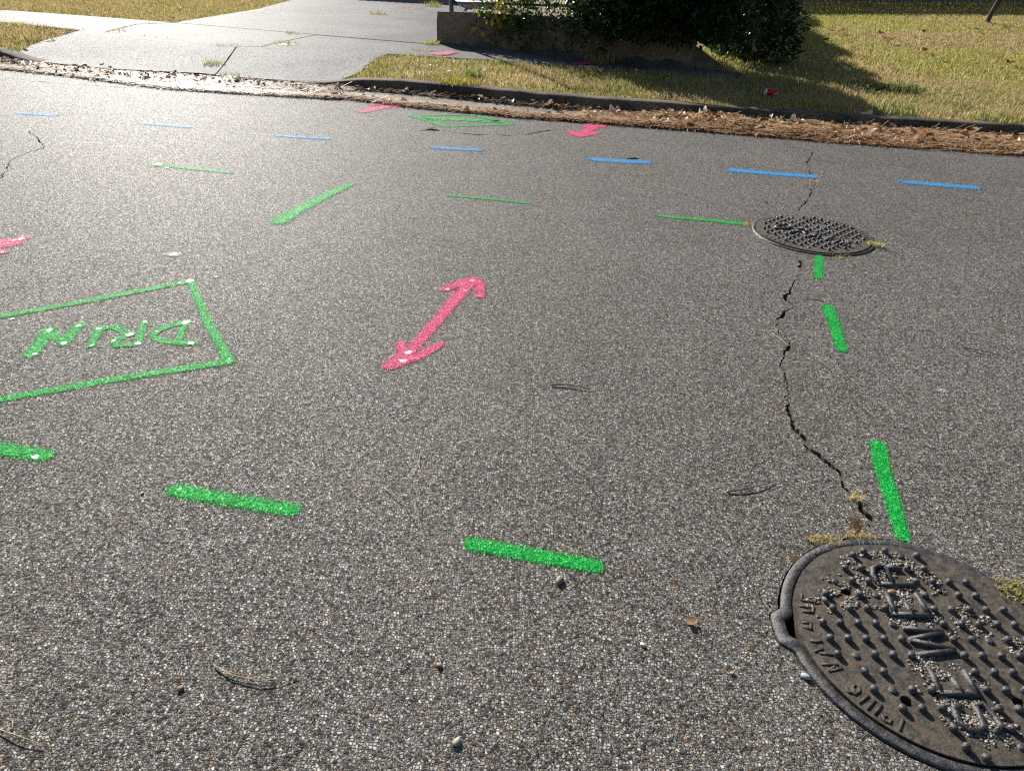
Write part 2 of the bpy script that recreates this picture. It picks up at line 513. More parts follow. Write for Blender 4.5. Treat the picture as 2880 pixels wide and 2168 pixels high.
Z6 = lambda x, y: (1900 + x / 2.257, 400 + y / 2.257)
Z5 = lambda x, y: (2050 + x / 1.524, 1050 + y / 1.524)
Z4 = lambda x, y: (x / 2.212, 250 + y / 2.212)
Z8 = lambda x, y: (1100 + x / 3.352, 270 + y / 3.352)
crack_px = {
    "up": [Z6(*p) for p in [(690, 35), (780, 38), (845, 52), (868, 70), (855, 100), (832, 130), (842, 170), (862, 200), (880, 232), (888, 262), (857, 328), (832, 370), (795, 418), (778, 440)]],
    "mid": [Z6(*p) for p in [(783, 745), (795, 790), (785, 840), (740, 910), (725, 950), (700, 1005), (752, 1052), (690, 1085), (645, 1145), (660, 1200), (700, 1250), (720, 1300), (700, 1370), (670, 1420), (690, 1470), (705, 1530)]]
           + [Z5(*p) for p in [(240, 20), (250, 80), (250, 120), (270, 190), (280, 230), (330, 280), (345, 315), (380, 345), (430, 390), (460, 420), (480, 460), (490, 490), (530, 520), (570, 570), (600, 630), (618, 668)]],
    "left": [Z4(*p) for p in [(175, 262), (222, 300), (245, 330), (275, 365), (180, 395), (130, 420), (78, 435), (48, 490), (20, 540), (-30, 575)]],
    "green": [Z8(*p) for p in [(240, 335), (320, 322), (480, 332), (640, 350), (800, 366), (1000, 364), (1130, 380), (1280, 362), (1420, 336), (1530, 326)]],
    "hole": [(1758, 449), (1775, 446), (1800, 446)],
    "side": [Z6(*p) for p in [(565, 365), (590, 395), (640, 420)]],
    "branch": [Z6(*p) for p in [(742, 985), (800, 990), (880, 996), (960, 1012)]],
    "seam": [(12, 220), (120, 231), (215, 238), (330, 246), (430, 252)],
}
crack_w = {"up": .0042, "mid": .0056, "left": .0026, "green": .006, "hole": .016, "side": .003, "branch": .0022, "seam": .004}
crack_lab = {"up": "crack running from the far gutter down to the small drain lid", "mid": "long jagged crack running between the two iron manhole lids",
             "left": "short dark crack at the left edge of the road", "green": "thin crack just below the green rectangle near the far kerb",
             "hole": "small dark pothole touching a blue dash", "side": "hairline crack just left above the drain lid", "branch": "faint side branch of the long crack, left of a green dash",
             "seam": "faint seam in the asphalt along the driveway lip"}
cracks = {k: crack_outline(v, crack_w[k], 10 + 7 * i) for i, (k, v) in enumerate(crack_px.items())}

far_edge = [(x, float(yc(x)) + .06) for x in np.concatenate([np.linspace(-40, -9, 8), np.linspace(-8, 9, 60), np.linspace(10, 45, 8)])]
road_loop = [(45, -8), ] + far_edge[::-1] + [(-40, -8)]
V, F = cdt([road_loop], [hole1, hole2] + [c[0] for c in cracks.values()])
road = fast("road", np.c_[V, np.zeros(len(V))], F, MA["asphalt"])
tag(road, "grey worn asphalt street with coarse pale aggregate", kind="structure")
for k, (ol, _) in cracks.items():
    V, F = cdt([ol])
    n = len(ol)
    tb = TB()
    tb.add(np.c_[V, np.full(len(V), -.016)], F)
    W = np.vstack([np.c_[ol, np.zeros(n)], np.c_[ol, np.full(n, -.016)]])
    tb.add(W, [(i, (i + 1) % n, n + (i + 1) % n, n + i) for i in range(n)])
    o = tb.build("road_crack" if k != "hole" else "pothole", MA["crackdirt"])
    tag(o, crack_lab[k], kind="structure")

# base ground to the horizon, below everything
xs, ys = np.linspace(-150, 150, 2), np.linspace(-60, 200, 2)
fast("ground", [(-150, -60, -.14), (150, -60, -.14), (150, 200, -.14), (-150, 200, -.14)], [(0, 1, 2, 3)], MA["soil"])["kind"] = "structure"

def sweep(tb, V2, prof, closed=False):
    """sweep a profile [(offset along normal to the left, z)] along 2-D polyline"""
    P = np.asarray(V2, float); n = len(P)
    if closed: t = np.roll(P, -1, 0) - np.roll(P, 1, 0)
    else: t = np.gradient(P, axis=0)
    t /= np.linalg.norm(t, axis=1)[:, None]
    nm = np.stack([-t[:, 1], t[:, 0]], 1)
    m = len(prof); V = []
    for i in range(n):
        for o, z in prof: V.append((P[i, 0] + nm[i, 0] * o, P[i, 1] + nm[i, 1] * o, z))
    F = []
    for i in range(n if closed else n - 1):
        j = (i + 1) % n
        for k in range(m - 1): F.append((i * m + k, j * m + k, j * m + k + 1, i * m + k + 1))
    tb.add(V, F)

def bar(tb, pts, w, h, z0, seed=0):
    """raised cast stroke with bevelled edges along a 2-D polyline"""
    P = np.asarray(pts, float)
    if len(P) == 2: P = np.array([P[0], P[0] * .5 + P[1] * .5, P[1]])
    n = len(P)
    t = np.gradient(P, axis=0); t /= np.linalg.norm(t, axis=1)[:, None] + 1e-9
    P = P.copy(); P[0] -= t[0] * w * .6; P[-1] += t[-1] * w * .6
    nm = np.stack([-t[:, 1], t[:, 0]], 1)
    prof = [(w, -.002), (w * .85, h * .75), (w * .5, h), (-w * .5, h), (-w * .85, h * .75), (-w, -.002)]
    V = [(P[i, 0] + nm[i, 0] * o, P[i, 1] + nm[i, 1] * o, z0 + z) for i in range(n) for o, z in prof]
    F = [(i * 6 + k, (i + 1) * 6 + k, (i + 1) * 6 + k + 1, i * 6 + k + 1) for i in range(n - 1) for k in range(5)]
    for e, s in ((0, 1), ((n - 1) * 6, -1)):
        for k in range(1, 4): F.append((e, e + k, e + k + 1, e + k + 1)) if False else None
    T = [(0, k, k + 1) for k in range(1, 5)] + [((n - 1) * 6, (n - 1) * 6 + k + 1, (n - 1) * 6 + k) for k in range(1, 5)]
    tb.add(V, F); tb.f.append(np.array(T, int) + (tb.n - len(V)))

def circle(c, r, n): return [(c[0] + r * math.cos(2 * math.pi * i / n), c[1] + r * math.sin(2 * math.pi * i / n)) for i in range(n)]

def manhole(C, r_out, r_in, ear, z_ring, z_lid, studs, stud_r, stud_h, holes, letters, lw, lh, rim, rimw, ringmarks, label, seed):
    root = empty("manhole", (C[0], C[1], 0))
    tag(root, label, "manhole")
    ro, ri = frame_outer(TH, r_out, ear), frame_inner(TH, r_in, ear)
    c, s = np.cos(TH), np.sin(TH); n = len(TH)
    rings = [(ro, -.12), (ro, z_ring - .0025), (ro - .0025, z_ring), (ri + .0015, z_ring), (ri, z_ring - .0015), (ri, -.12)]
    V = np.vstack([np.c_[r * c, r * s, np.full(n, z) + (vnoise(c * 3, s * 3, 1, seed) - .5) * .0012] for r, z in rings])
    F = [(k * n + i, k * n + (i + 1) % n, (k + 1) * n + (i + 1) % n, (k + 1) * n + i) for k in range(5) for i in range(n)]
    tb = TB(); tb.add(V, F)
    for st in ringmarks: bar(tb, np.array(st) - C, .0022, .0016, z_ring)
    fr = tb.build("frame", MA["frame"], root)
    # dark dirt-filled bottom of the shaft
    tb = TB(); tb.add([(x, y, -.11) for x, y in circle((0, 0), r_out + .012, 48)] + [(0, 0, -.11)], [(i, (i + 1) % 48, 48) for i in range(48)])
    tb.build("shaft_floor", MA["pit"], root)
    # lid
    rl = r_in - .0028
    out = circle((0, 0), rl, 160); hl = [circle(h, .0125, 20) for h in holes]
    inner = [(x, y) for x in np.arange(-rl, rl, .02) for y in np.arange(-rl, rl, .02) if math.hypot(x, y) < rl - .012 and all(math.hypot(x - h[0], y - h[1]) > .02 for h in holes)]
    Vl, Fl = cdt([out], hl, inner)
    zz = z_lid + (vnoise(Vl[:, 0], Vl[:, 1], 22, seed) - .5) * .0016
    tb = TB(); tb.add(np.c_[Vl, zz], Fl)
    for lp, sgn in [(out, 1)] + [(h, -1) for h in hl]:
        m = len(lp); lp = np.array(lp)
        tb.add(np.vstack([np.c_[lp, np.full(m, z_lid)], np.c_[lp, np.full(m, z_lid - .03)]]), [(i, (i + 1) % m, m + (i + 1) % m, m + i) for i in range(m)])
    nf0 = sum(len(q if q.shape[1] == 3 else q) for q in tb.f)
    for (x, y) in studs:
        hh = stud_h * (1.0 if random.random() > .08 else .35) * random.uniform(.85, 1.05)
        k = 10; tx, ty = random.uniform(-.06, .06), random.uniform(-.06, .06)
        V = []
        for r, z in ((stud_r * 1.12, -.002), (stud_r, hh * .75), (stud_r * .72, hh)):
            for i in range(k):
                a = 2 * math.pi * i / k
                V.append((x + r * math.cos(a), y + r * math.sin(a), z_lid + z + (tx * math.cos(a) + ty * math.sin(a)) * r))
        V.append((x, y, z_lid + hh * 1.03))
        F4 = [(l * k + i, l * k + (i + 1) % k, (l + 1) * k + (i + 1) % k, (l + 1) * k + i) for l in range(2) for i in range(k)]
        tb.add(V, F4); tb.f.append(np.array([(2 * k + i, 2 * k + (i + 1) % k, 3 * k) for i in range(k)]) + tb.n - len(V))
    nf1 = sum(len(q) for q in tb.f)
    for st in rim: bar(tb, np.array(st) - C, rimw, rimw * .9, z_lid)
    lid = tb.build("cover", MA["iron"], root)
    lid.data.materials.append(MA["letter"])
    mi = np.zeros(len(lid.data.polygons), np.int32); mi[nf0:nf1] = 1
    lid.data.polygons.foreach_set("material_index", mi)
    for ch, strokes in letters:
        tb = TB()
        for i, st in enumerate(strokes): bar(tb, np.array(st) - C, lw, lh + .0002 * i, z_lid)
        o = tb.build("letter", MA["letter"], lid)
        o["label"] = "raised cast letter " + ch
    return root, lid

Z7 = lambda x, y: tuple(G0(2080 + x / 2.319, 1450 + y / 2.319, .012)[:2])
ZA = lambda x, y: tuple(G0(2220 + x / 6.66, 1650 + y / 6.66, .010)[:2])
ZB = lambda x, y: tuple(G0(2350 + x / 6.21, 1900 + y / 6.21, .010)[:2])
ZC = lambda x, y: tuple(G0(2260 + x / 9.217, 1510 + y / 9.217, .006)[:2])
ZD = lambda x, y: tuple(G0(2080 + x / 5.267, 580 + y / 5.267, .012)[:2])
mp = lambda f, *st: [[f(*p) for p in s] for s in st]
th_ = R(2.2); ux, uy = np.array([math.cos(th_), math.sin(th_)]), np.array([-math.sin(th_), math.cos(th_)])
st1 = []
for j in range(-6, 6):
    for i in range(6):
        for a in (.0505 + .0424 * i, -.0690 - .0416 * i):
            p = ux * a + uy * (-.0072 + .0432 * j)
            if math.hypot(*p) < .248: st1.append(tuple(p))
st1 += [(-.0476, .2663), (-.08, .2497), (.0099, .2697), (.0464, .2555), (.0874, .2579), (-.0565, -.2667), (-.0275, -.2856), (.0593, -.2599), (.0874, -.25)]
st1 = [p for p in st1 if not (-.13 < p[0] < -.04 and -.11 < p[1] < -.08)]
holes1 = [np.array(Z7(*p)) - C1 for p in [(697, 490), (1325, 492), (1090, 1202), (1820, 1212)]]
st1 = [p for p in st1 if all(math.hypot(p[0] - h[0], p[1] - h[1]) > .021 for h in holes1)]
LET1 = [
    ("R", mp(Z7, [(905, 450), (1010, 452), (1130, 455)], [(905, 445), (870, 385), (868, 345), (900, 328), (945, 335), (1000, 450)], [(962, 340), (1035, 346)])),
    ("E", mp(Z7, [(1015, 645), (1130, 648), (1245, 652)], [(1018, 640), (955, 510)], [(1128, 645), (1085, 580)], [(1238, 645), (1150, 520)])),
    ("W", mp(Z7, [(1180, 908), (1395, 882)], [(1395, 876), (1120, 815)], [(1120, 808), (1315, 766)], [(1315, 760), (1075, 738)])),
    ("E", mp(Z7, [(1310, 1158), (1440, 1162), (1555, 1170)], [(1312, 1152), (1235, 1005)], [(1450, 1158), (1390, 1072)], [(1552, 1162), (1465, 1022)])),
    ("S", mp(Z7, [(1425, 1240), (1395, 1262), (1430, 1345), (1485, 1395), (1555, 1405), (1592, 1378), (1562, 1295), (1528, 1240)], [(1528, 1240), (1580, 1228), (1655, 1305), (1708, 1370), (1668, 1412)])),
]
RIM1 = mp(ZA, [(230, 140), (235, 245)], [(235, 245), (490, 300)], [(490, 220), (490, 300)], [(190, 350), (400, 385)], [(250, 455), (430, 480)], [(250, 665), (400, 680)], [(390, 665), (415, 800)],
          [(270, 750), (420, 800)], [(400, 1010), (500, 1030), (600, 1010)], [(470, 1210), (620, 1155)], [(580, 1240), (800, 1280)], [(610, 1450), (900, 1455)], [(740, 1580), (840, 1490)], [(740, 1580), (980, 1530)]) \
     + mp(ZB, [(190, 200), (220, 280), (310, 300), (330, 260), (290, 200), (340, 150), (410, 190), (420, 270), (330, 320)], [(410, 465), (570, 350)], [(550, 575), (680, 430)], [(680, 660), (800, 510)],
          [(820, 690), (850, 780), (950, 830), (970, 760), (900, 700), (820, 690)], [(1120, 950), (1170, 760)])
RM1 = mp(ZC, [(245, 355), (330, 465)], [(395, 430), (410, 370), (350, 330)], [(400, 300), (530, 310), (540, 370), (480, 390), (400, 300)], [(590, 220), (650, 270), (715, 310)], [(640, 320), (715, 310)],
         [(1440, 130), (1480, 205)], [(1540, 120), (1570, 195)], [(1720, 110), (1790, 215)], [(1830, 110), (1900, 220)], [(1930, 110), (2000, 225)])
sewer, sewer_lid = manhole(C1, .3255, .3010, True, .006, .0100, st1, .0083, .0130, holes1, LET1, .0066, .0085, RIM1, .0028, RM1,
                           "large rusty iron manhole lid reading SEWER, gravel stuck between its studs", 5)
st2 = []
av, bv = np.array([.0322, -.0300]), np.array([.0320, .0308])
d_txt = (np.array(ZD(1600, 545)) - np.array(ZD(560, 290))); d_txt /= np.linalg.norm(d_txt); n_txt = np.array([-d_txt[1], d_txt[0]])
t0 = np.array(ZD(1060, 425)) - C2
for i in range(-12, 13):
    for j in range(-12, 13):
        p = np.array([-.037, .127]) + av * i + bv * j
        if np.linalg.norm(p) < .272 and not (abs((p - t0) @ n_txt) < .036 and abs((p - t0) @ d_txt) < .235): st2.append(tuple(p))
LET2 = [
    ("D", mp(ZD, [(525, 318), (620, 266)], [(620, 266), (705, 266), (758, 300), (705, 342), (600, 336), (525, 318)])),
    ("R", mp(ZD, [(770, 402), (878, 336)], [(878, 336), (970, 345), (1000, 372), (930, 388), (830, 372)], [(930, 388), (1000, 428)])),
    ("A", mp(ZD, [(1015, 452), (1200, 410)], [(1200, 410), (1155, 486)], [(1085, 440), (1160, 458)])),
    ("I", mp(ZD, [(1268, 512), (1402, 452)])),
    ("N", mp(ZD, [(1400, 556), (1510, 490)], [(1510, 490), (1540, 592)], [(1540, 592), (1655, 532)])),
]
RIM2 = []
for a in list(np.linspace(20, 75, 7)) + list(np.linspace(95, 140, 7)) + list(np.linspace(195, 240, 8)) + list(np.linspace(-22, 8, 6)):
    q = R(a); RIM2.append([C2 + .278 * np.array([math.cos(q), math.sin(q)]), C2 + .297 * np.array([math.cos(q + .02), math.sin(q + .02)])])
drain, drain_lid = manhole(C2, .3270, .3090, False, .006, .0105, st2, .0085, .0135, [], LET2, .0062, .0090, RIM2, .0028, [],
                           "smaller-looking far iron manhole lid reading DRAIN, set in cracked asphalt", 8)
drain["label"] = "far iron manhole lid reading DRAIN beside the long crack"

# gravel lodged on the lids
def pebbles(tb, P, size, palette):
    base = np.array([(1, 0, 0), (0, 1, 0), (-1, 0, 0), (0, -1, 0), (0, 0, 1), (0, 0, -1)], float)
    Fb = np.array([(0, 1, 4), (1, 2, 4), (2, 3, 4), (3, 0, 4), (1, 0, 5), (2, 1, 5), (3, 2, 5), (0, 3, 5)])
    for p in P:
        s = size * random.uniform(.55, 1.35)
        v = base * np.array([random.uniform(.7, 1.3), random.uniform(.6, 1.1), random.uniform(.45, .8)]) + rng.normal(0, .16, (6, 3))
        a = random.uniform(0, 6.28); ca, sa = math.cos(a), math.sin(a)
        v = v @ np.array([[ca, sa, 0], [-sa, ca, 0], [0, 0, 1]]) * s
        cc = np.array(palette[random.randrange(len(palette))]) * random.uniform(.7, 1.2)
        tb.add(v + np.array(p) + (0, 0, s * .28), Fb, cc)
PAL = [(.30, .285, .26), (.22, .20, .17), (.14, .125, .105), (.36, .345, .32), (.25, .21, .155), (.10, .09, .075), (.19, .13, .08), (.12, .10, .075), (.17, .15, .12)]
def grit(C, lid, ell, n, size, z, letters, lw):
    P = []
    seg = [np.array(s) for _, ss_ in letters for s in ss_]
    while len(P) < n:
        (ex, ey), a, b = ell[rng.choice(len(ell), p=[e[1] * e[2] for e in ell] / np.sum([e[1] * e[2] for e in ell]))]
        q = rng.normal(0, .48, 2)
        if np.hypot(*q) > 1: continue
        p = np.array([ex + q[0] * a, ey + q[1] * b])
        if np.hypot(*(p - C)) > .272: continue
        if vnoise(p[0], p[1], 45, 3) < .42: continue
        ok = True
        for s in seg:
            A, B = s[:-1], s[1:]
            ab = B - A; t = np.clip(((p - A) * ab).sum(1) / (ab * ab).sum(1), 0, 1)
            if np.min(np.hypot(*((A + ab * t[:, None]) - p).T)) < lw * .9: ok = False; break
        if ok: P.append((p[0] - C[0], p[1] - C[1], z))
    tb = TB(); pebbles(tb, P, size, PAL)
    o = tb.build("gravel_grit", MA["grit"], lid); o["kind"] = "stuff"
E1 = [(Z7(*c), a, b) for c, a, b in [((900, 290), .11, .045), ((760, 480), .085, .06), ((1000, 500), .10, .075), ((640, 560), .05, .05), ((1180, 700), .09, .06), ((1520, 680), .05, .05), ((1250, 960), .06, .05),
      ((1400, 1060), .07, .05), ((1480, 1260), .08, .06), ((1620, 1380), .07, .05), ((520, 600), .03, .04), ((1150, 420), .07, .07), ((1800, 850), .04, .03), ((1300, 1180), .05, .04)]]
grit(C1, sewer_lid, E1, 2900, .0040, .0095, LET1, .0058)
E2 = [(ZD(*c), a, b) for c, a, b in [((1380, 500), .10, .06), ((1580, 520), .08, .06), ((1250, 310), .06, .05), ((640, 500), .05, .04), ((1700, 600), .05, .04)]]
grit(C2, drain_lid, E2, 900, .0042, .0105, LET2, .0062)

# ------------------------------------------------------------------ kerbs, gutter, driveway, pavement
PROF = lambda h: [(-.03, -.08), (-.022, 0), (-.008, h * .72), (0, h * .92), (.012, h), (.15, h), (.155, h - .006), (.155, -.08)]
def curb(pts, name, label):
    P = np.array(pts)
    xs_ = np.unique(np.concatenate([P[:, 0], np.arange(max(-10, P[0, 0]), min(10, P[-1, 0]), .08)]))
    P = np.stack([xs_, np.interp(xs_, P[:, 0], P[:, 1]), np.interp(xs_, P[:, 0], P[:, 2])], 1)
    t = np.gradient(P[:, :2], axis=0); t /= np.linalg.norm(t, axis=1)[:, None]; nm = np.stack([-t[:, 1], t[:, 0]], 1)
    V, m = [], 8
    for i in range(len(P)):
        wob = (vnoise(P[i, 0] * 5, 0, 1, 4) - .5) * .012; hz = (vnoise(P[i, 0] * 7, 3, 1, 6) - .5) * .010
        for o_, z in PROF(P[i, 2]):
            j1 = (vnoise(P[i, 0] * 13, o_ * 40, 1, 8) - .5) * .008
            V.append((P[i, 0] + nm[i, 0] * (o_ + wob + j1), P[i, 1] + nm[i, 1] * (o_ + wob + j1), z + (hz if z > .01 else 0)))
    F = [(i * m + k, (i + 1) * m + k, (i + 1) * m + k + 1, i * m + k + 1) for i in range(len(P) - 1) for k in range(m - 1)]
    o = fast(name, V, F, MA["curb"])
    return tag(o, label, kind="structure")
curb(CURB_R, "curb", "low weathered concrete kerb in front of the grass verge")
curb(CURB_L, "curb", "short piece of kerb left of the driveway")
# concrete gutter strip between asphalt and kerb
gx = np.arange(-2.4, 4.0, .1)
asph = np.array([G0(*p)[:2] for p in [(700, 262), (960, 277), (1177, 304), (1453, 330), (1914, 364), (2321, 399), (2880, 438)]])
gy0 = np.interp(gx, asph[:, 0], asph[:, 1]) + .10 * smooth(3.6, 1.5, gx) + .02
gy1 = yc(gx) - .005
gy0 = np.minimum(gy0, gy1 - .03)
V = np.vstack([np.c_[gx, gy0, np.full(len(gx), .004)], np.c_[gx, gy1, np.full(len(gx), .004)]]); n = len(gx)
tag(fast("gutter", V, [(i, i + 1, n + i + 1, n + i) for i in range(n - 1)], MA["gutter"]), "narrow concrete gutter strip along the kerb", kind="structure")

def slab(polys, name, label, thick=.10, lift=.004, gap=.009):
    tb = TB()
    for poly in polys:
        P = np.array(poly, float)
        c = P.mean(0)
        # inset by the joint gap and subdivide the outline
        area = 0.5 * np.sum(P[:, 0] * np.roll(P[:, 1], -1) - np.roll(P[:, 0], -1) * P[:, 1])
        if area < 0: P = P[::-1]
        e = np.roll(P, -1, 0) - P; e /= np.linalg.norm(e, axis=1)[:, None]
        nin = np.stack([-e[:, 1], e[:, 0]], 1)
        Q = []
        for i in range(len(P)):
            n1, n2 = nin[i - 1], nin[i]
            b = n1 + n2; b /= max(.35, b @ b / 2) * 1.0
            Q.append(P[i] + b * gap * .5)
        D = []
        for i in range(len(Q)):
            a, b = Q[i], Q[(i + 1) % len(Q)]
            k = max(1, int(np.linalg.norm(b - a) / .12))
            for t in range(k):
                q = a + (b - a) * t / k
                if t: q = q + (rng.random(2) - .5) * .006
                D.append(q)
        D = np.array(D)
        x0, y0, x1, y1 = *D.min(0), *D.max(0)
        X, Y = np.meshgrid(np.arange(x0, x1, .2), np.arange(y0, y1, .2))
        I = np.c_[X.ravel(), Y.ravel()]; I = I[pip(I[:, 0], I[:, 1], D)]
        dd = np.min(np.hypot(I[:, None, 0] - D[None, :, 0], I[:, None, 1] - D[None, :, 1]), 1) if len(I) else np.zeros(0)
        V, F = cdt([D], [], I[dd > .06])
        dz = random.uniform(-.004, .006)
        tb.add(np.c_[V, H(V[:, 0], V[:, 1]) + lift + dz], F)
        n = len(D); z = H(D[:, 0], D[:, 1]) + lift + dz
        tb.add(np.vstack([np.c_[D, z], np.c_[D, z - thick]]), [(i, (i + 1) % n, n + (i + 1) % n, n + i) for i in range(n)])
    return tag(tb.build(name, MA["concrete"]), label, kind="structure")
lipx = [(-5.45, 8.36), (-5.1, 8.25), (-4.6, 8.10), (-4.2, 8.04), (-3.4, 8.02), (-3.25, 7.99)]
A1 = (-3.25, 7.97); J2B = (-3.54, 9.50); J2T = (-3.26, 9.56); J2U = (-2.95, 10.95)
P1 = lipx[:-1] + [A1, J2B, (-4.54, 9.86), (-5.47, 10.17), (-5.9, 10.33), (-5.86, 9.9), (-5.88, 9.4), (-5.80, 8.85), (-5.65, 8.52)]
P2 = [A1, (-2.8, 7.88), (-2.35, 7.84), (-1.98, 7.92), (-1.80, 8.3), (-1.75, 9.0), (-2.41, 9.17), J2T, J2B]
P3 = [J2B, J2T, J2U, (-5.24, 11.69), (-5.60, 11.25), (-5.52, 10.19), (-4.54, 9.86)]
P4 = [J2T, (-2.41, 9.17), (-1.75, 9.0), (-1.68, 9.35), (-1.26, 10.45), J2U]
P5 = [(-5.9, 10.33), (-5.52, 10.19), (-5.60, 11.25), (-5.24, 11.69), (-6.87, 12.10), (-8.16, 12.40), (-8.0, 11.1), (-6.63, 10.60)]
P5b = [(-8.0, 11.1), (-8.16, 12.40), (-14, 14.4), (-30, 20.2), (-30, 18.9), (-14, 13.1)]
J3 = [(-4.90, 14.5), (-1.25, 13.4)]
P6 = [(-5.24, 11.69), J2U, (-1.26, 10.45), (-1.25, 12), J3[1], J3[0], (-5.15, 12.4)]
P7 = [J3[0], J3[1], (-1.3, 17), (-2.5, 24), (-5.1, 24), (-4.93, 15.3)]
slab([P1, P2, P3, P4, P6, P7], "driveway", "pale cracked concrete driveway with apron flaring to the street")
slab([P5, P5b], "sidewalk", "concrete sidewalk strip crossing the grass left of the driveway")
P8 = [(-1.68, 9.35), (-1.42, 9.32), (-.5, 9.22), (.4, 9.02), (1.2, 8.86), (2.0, 8.75), (2.0, 9.19 + .1), (.67, 9.76 + .1), (-1.24, 10.57 + .12), (-1.26, 10.45)]
P9 = [(2.0, 8.75), (2.45, 8.68), (2.5, 9.02), (2.0, 9.25)]
slab([P8, P9], "sidewalk", "narrow sidewalk strip between the grass verge and the low wall")
CONC = [P1, P2, P3, P4, P5, P5b, P6, P7, P8]

# soil under the grass
def soil(x0, x1, y1, st, name, label):
    xs_ = np.arange(x0, x1 + st, st); V, F = [], []
    off = np.concatenate([[.10, .2], np.arange(.2 + st, y1 - 6, st)])
    X = np.repeat(xs_[:, None], len(off), 1); Y = yc(X) + off[None, :]
    Z = H(X, Y) - .035
    for p in CONC: Z = np.where(pip(X, Y, p), Z - .02, Z)
    V = np.stack([X, Y, Z], -1).reshape(-1, 3); n, m = X.shape
    i, j = np.meshgrid(np.arange(n - 1), np.arange(m - 1), indexing='ij')
    F = np.stack([i * m + j, (i + 1) * m + j, (i + 1) * m + j + 1, i * m + j + 1], -1).reshape(-1, 4)
    return tag(fast(name, V, F, MA["soil"], smooth_=True), label, kind="structure")
soil(-20, 25, 30, .12, "lawn_soil", "earth under the verge and the lawns")

# ------------------------------------------------------------------ spray paint marks
def paint(name, strokes, color, label, cat="paint mark", pools=(), z=.0025, cell=.007, group=None, terrain=False, soft=1.0):
    """strokes: [(photo points, half width in photo px or (start, end))]; the mark lies on the ground as a sheet"""
    up = (lambda x, y: GT(x, y, .012)) if terrain else (lambda x, y: G0(x, y))
    segs = []
    for pts, hw in strokes:
        P = np.array([up(x, y)[:2] for x, y in pts])
        h = hw if isinstance(hw, tuple) else (hw, hw)
        ws = []
        for i, (x, y) in enumerate(pts):
            f = i / max(1, len(pts) - 1); hp = h[0] * (1 - f) + h[1] * f
            a = np.array(pts[min(i + 1, len(pts) - 1)], float) - np.array(pts[max(i - 1, 0)], float)
            a /= np.linalg.norm(a) + 1e-9; nx, ny = -a[1], a[0]
            ws.append(max(.008, np.linalg.norm(np.array(up(x + nx * hp, y + ny * hp)[:2]) - np.array(up(x - nx * hp, y - ny * hp)[:2])) / 2))
        for i in range(len(P) - 1): segs.append((P[i], P[i + 1], ws[i], ws[i + 1]))
    pads = max(max(s[2], s[3]) for s in segs) * 1.9
    allp = np.array([s[0] for s in segs] + [s[1] for s in segs])
    x0, y0 = allp.min(0) - pads; x1, y1 = allp.max(0) + pads
    nx, ny = int((x1 - x0) / cell) + 2, int((y1 - y0) / cell) + 2
    X, Y = np.meshgrid(np.linspace(x0, x1, nx), np.linspace(y0, y1, ny), indexing='ij')
    cov = np.zeros_like(X)
    for A, B, w0, w1 in segs:
        ab = B - A; L2 = ab @ ab + 1e-12
        t = np.clip(((X - A[0]) * ab[0] + (Y - A[1]) * ab[1]) / L2, 0, 1)
        d = np.hypot(X - A[0] - ab[0] * t, Y - A[1] - ab[1] * t) / (w0 * (1 - t) + w1 * t)
        cov = np.maximum(cov, np.interp(d, [0, .5, .88, 1.2, 1.85], [1, .86, .50, .27, 0]))
    cov *= soft
    pool = np.zeros_like(X)
    for (px, py), rx in pools:
        c = np.array(up(px, py)[:2]); e = np.array(up(px + rx, py)[:2]) - c; r = np.linalg.norm(e)
        d = np.hypot((X - c[0]) , (Y - c[1])) / r + (vnoise(X, Y, 60, 2) - .5) * .7
        pool = np.maximum(pool, np.clip(1.2 - d * 1.1, 0, 1))
        cov = np.maximum(cov, np.clip(1.2 - d, 0, 1))
    keep_v = cov > .02
    i, j = np.meshgrid(np.arange(nx - 1), np.arange(ny - 1), indexing='ij')
    q = np.stack([i * ny + j, (i + 1) * ny + j, (i + 1) * ny + j + 1, i * ny + j + 1], -1).reshape(-1, 4)
    kv = keep_v.ravel()
    q = q[kv[q].any(1)]
    used, inv = np.unique(q, return_inverse=True)
    Z = H(X, Y) + .004 + .012 if terrain else np.full_like(X, z)
    V = np.stack([X, Y, Z], -1).reshape(-1, 3)[used]
    o = fast(name, V, inv.reshape(-1, 4), MA[color], attrs={"cov": cov.ravel()[used], "pool": pool.ravel()[used]})
    return tag(o, label, cat, group)

S = lambda f, *p: [f(*q) for q in p]
Zg = lambda x, y: (x / 1.4056, 1200 + y / 1.4056)
Zh = lambda x, y: (960 + x / 1.1096, 1100 + y / 1.1096)
Zb = lambda x, y: (x / 2.304, 700 + y / 2.304)
Zt = lambda x, y: (60 + x / 4.254, 880 + y / 4.254)
Zp = lambda x, y: (1080 + x / 3.174, 760 + y / 3.174)
Zl = lambda x, y: (x / 9.52, 640 + y / 9.52)
Z1 = lambda x, y: (x / 2.304, y / 2.304)
Z2 = lambda x, y: (900 + x / 2.1686, y / 2.1686)
Zs = lambda x, y: (1200 + x / 4.424, y / 4.424)
DG = "green spray-painted dashes on the road"
paint("paint_dash", [(S(Zg, (700, 252), (900, 290), (1155, 328)), 18)], "green", "bright green dash with a white shiny left end, lower left of the road", group=DG, pools=[(Zg(712, 248), 13), (Zg(880, 288), 5), (Zg(1110, 325), 6)])
paint("paint_dash", [([(-110, 1238), (0, 1262), (125, 1282)], 16)], "green", "green dash cut off by the left edge of the photo, below the green box", group=DG, pools=[((98, 1285), 16)])
paint("paint_dash", [(S(Zh, (412, 478), (600, 512), (790, 545)), 20)], "green", "solid green dash at the bottom centre of the road", group=DG, pools=[(Zh(430, 478), 6)])
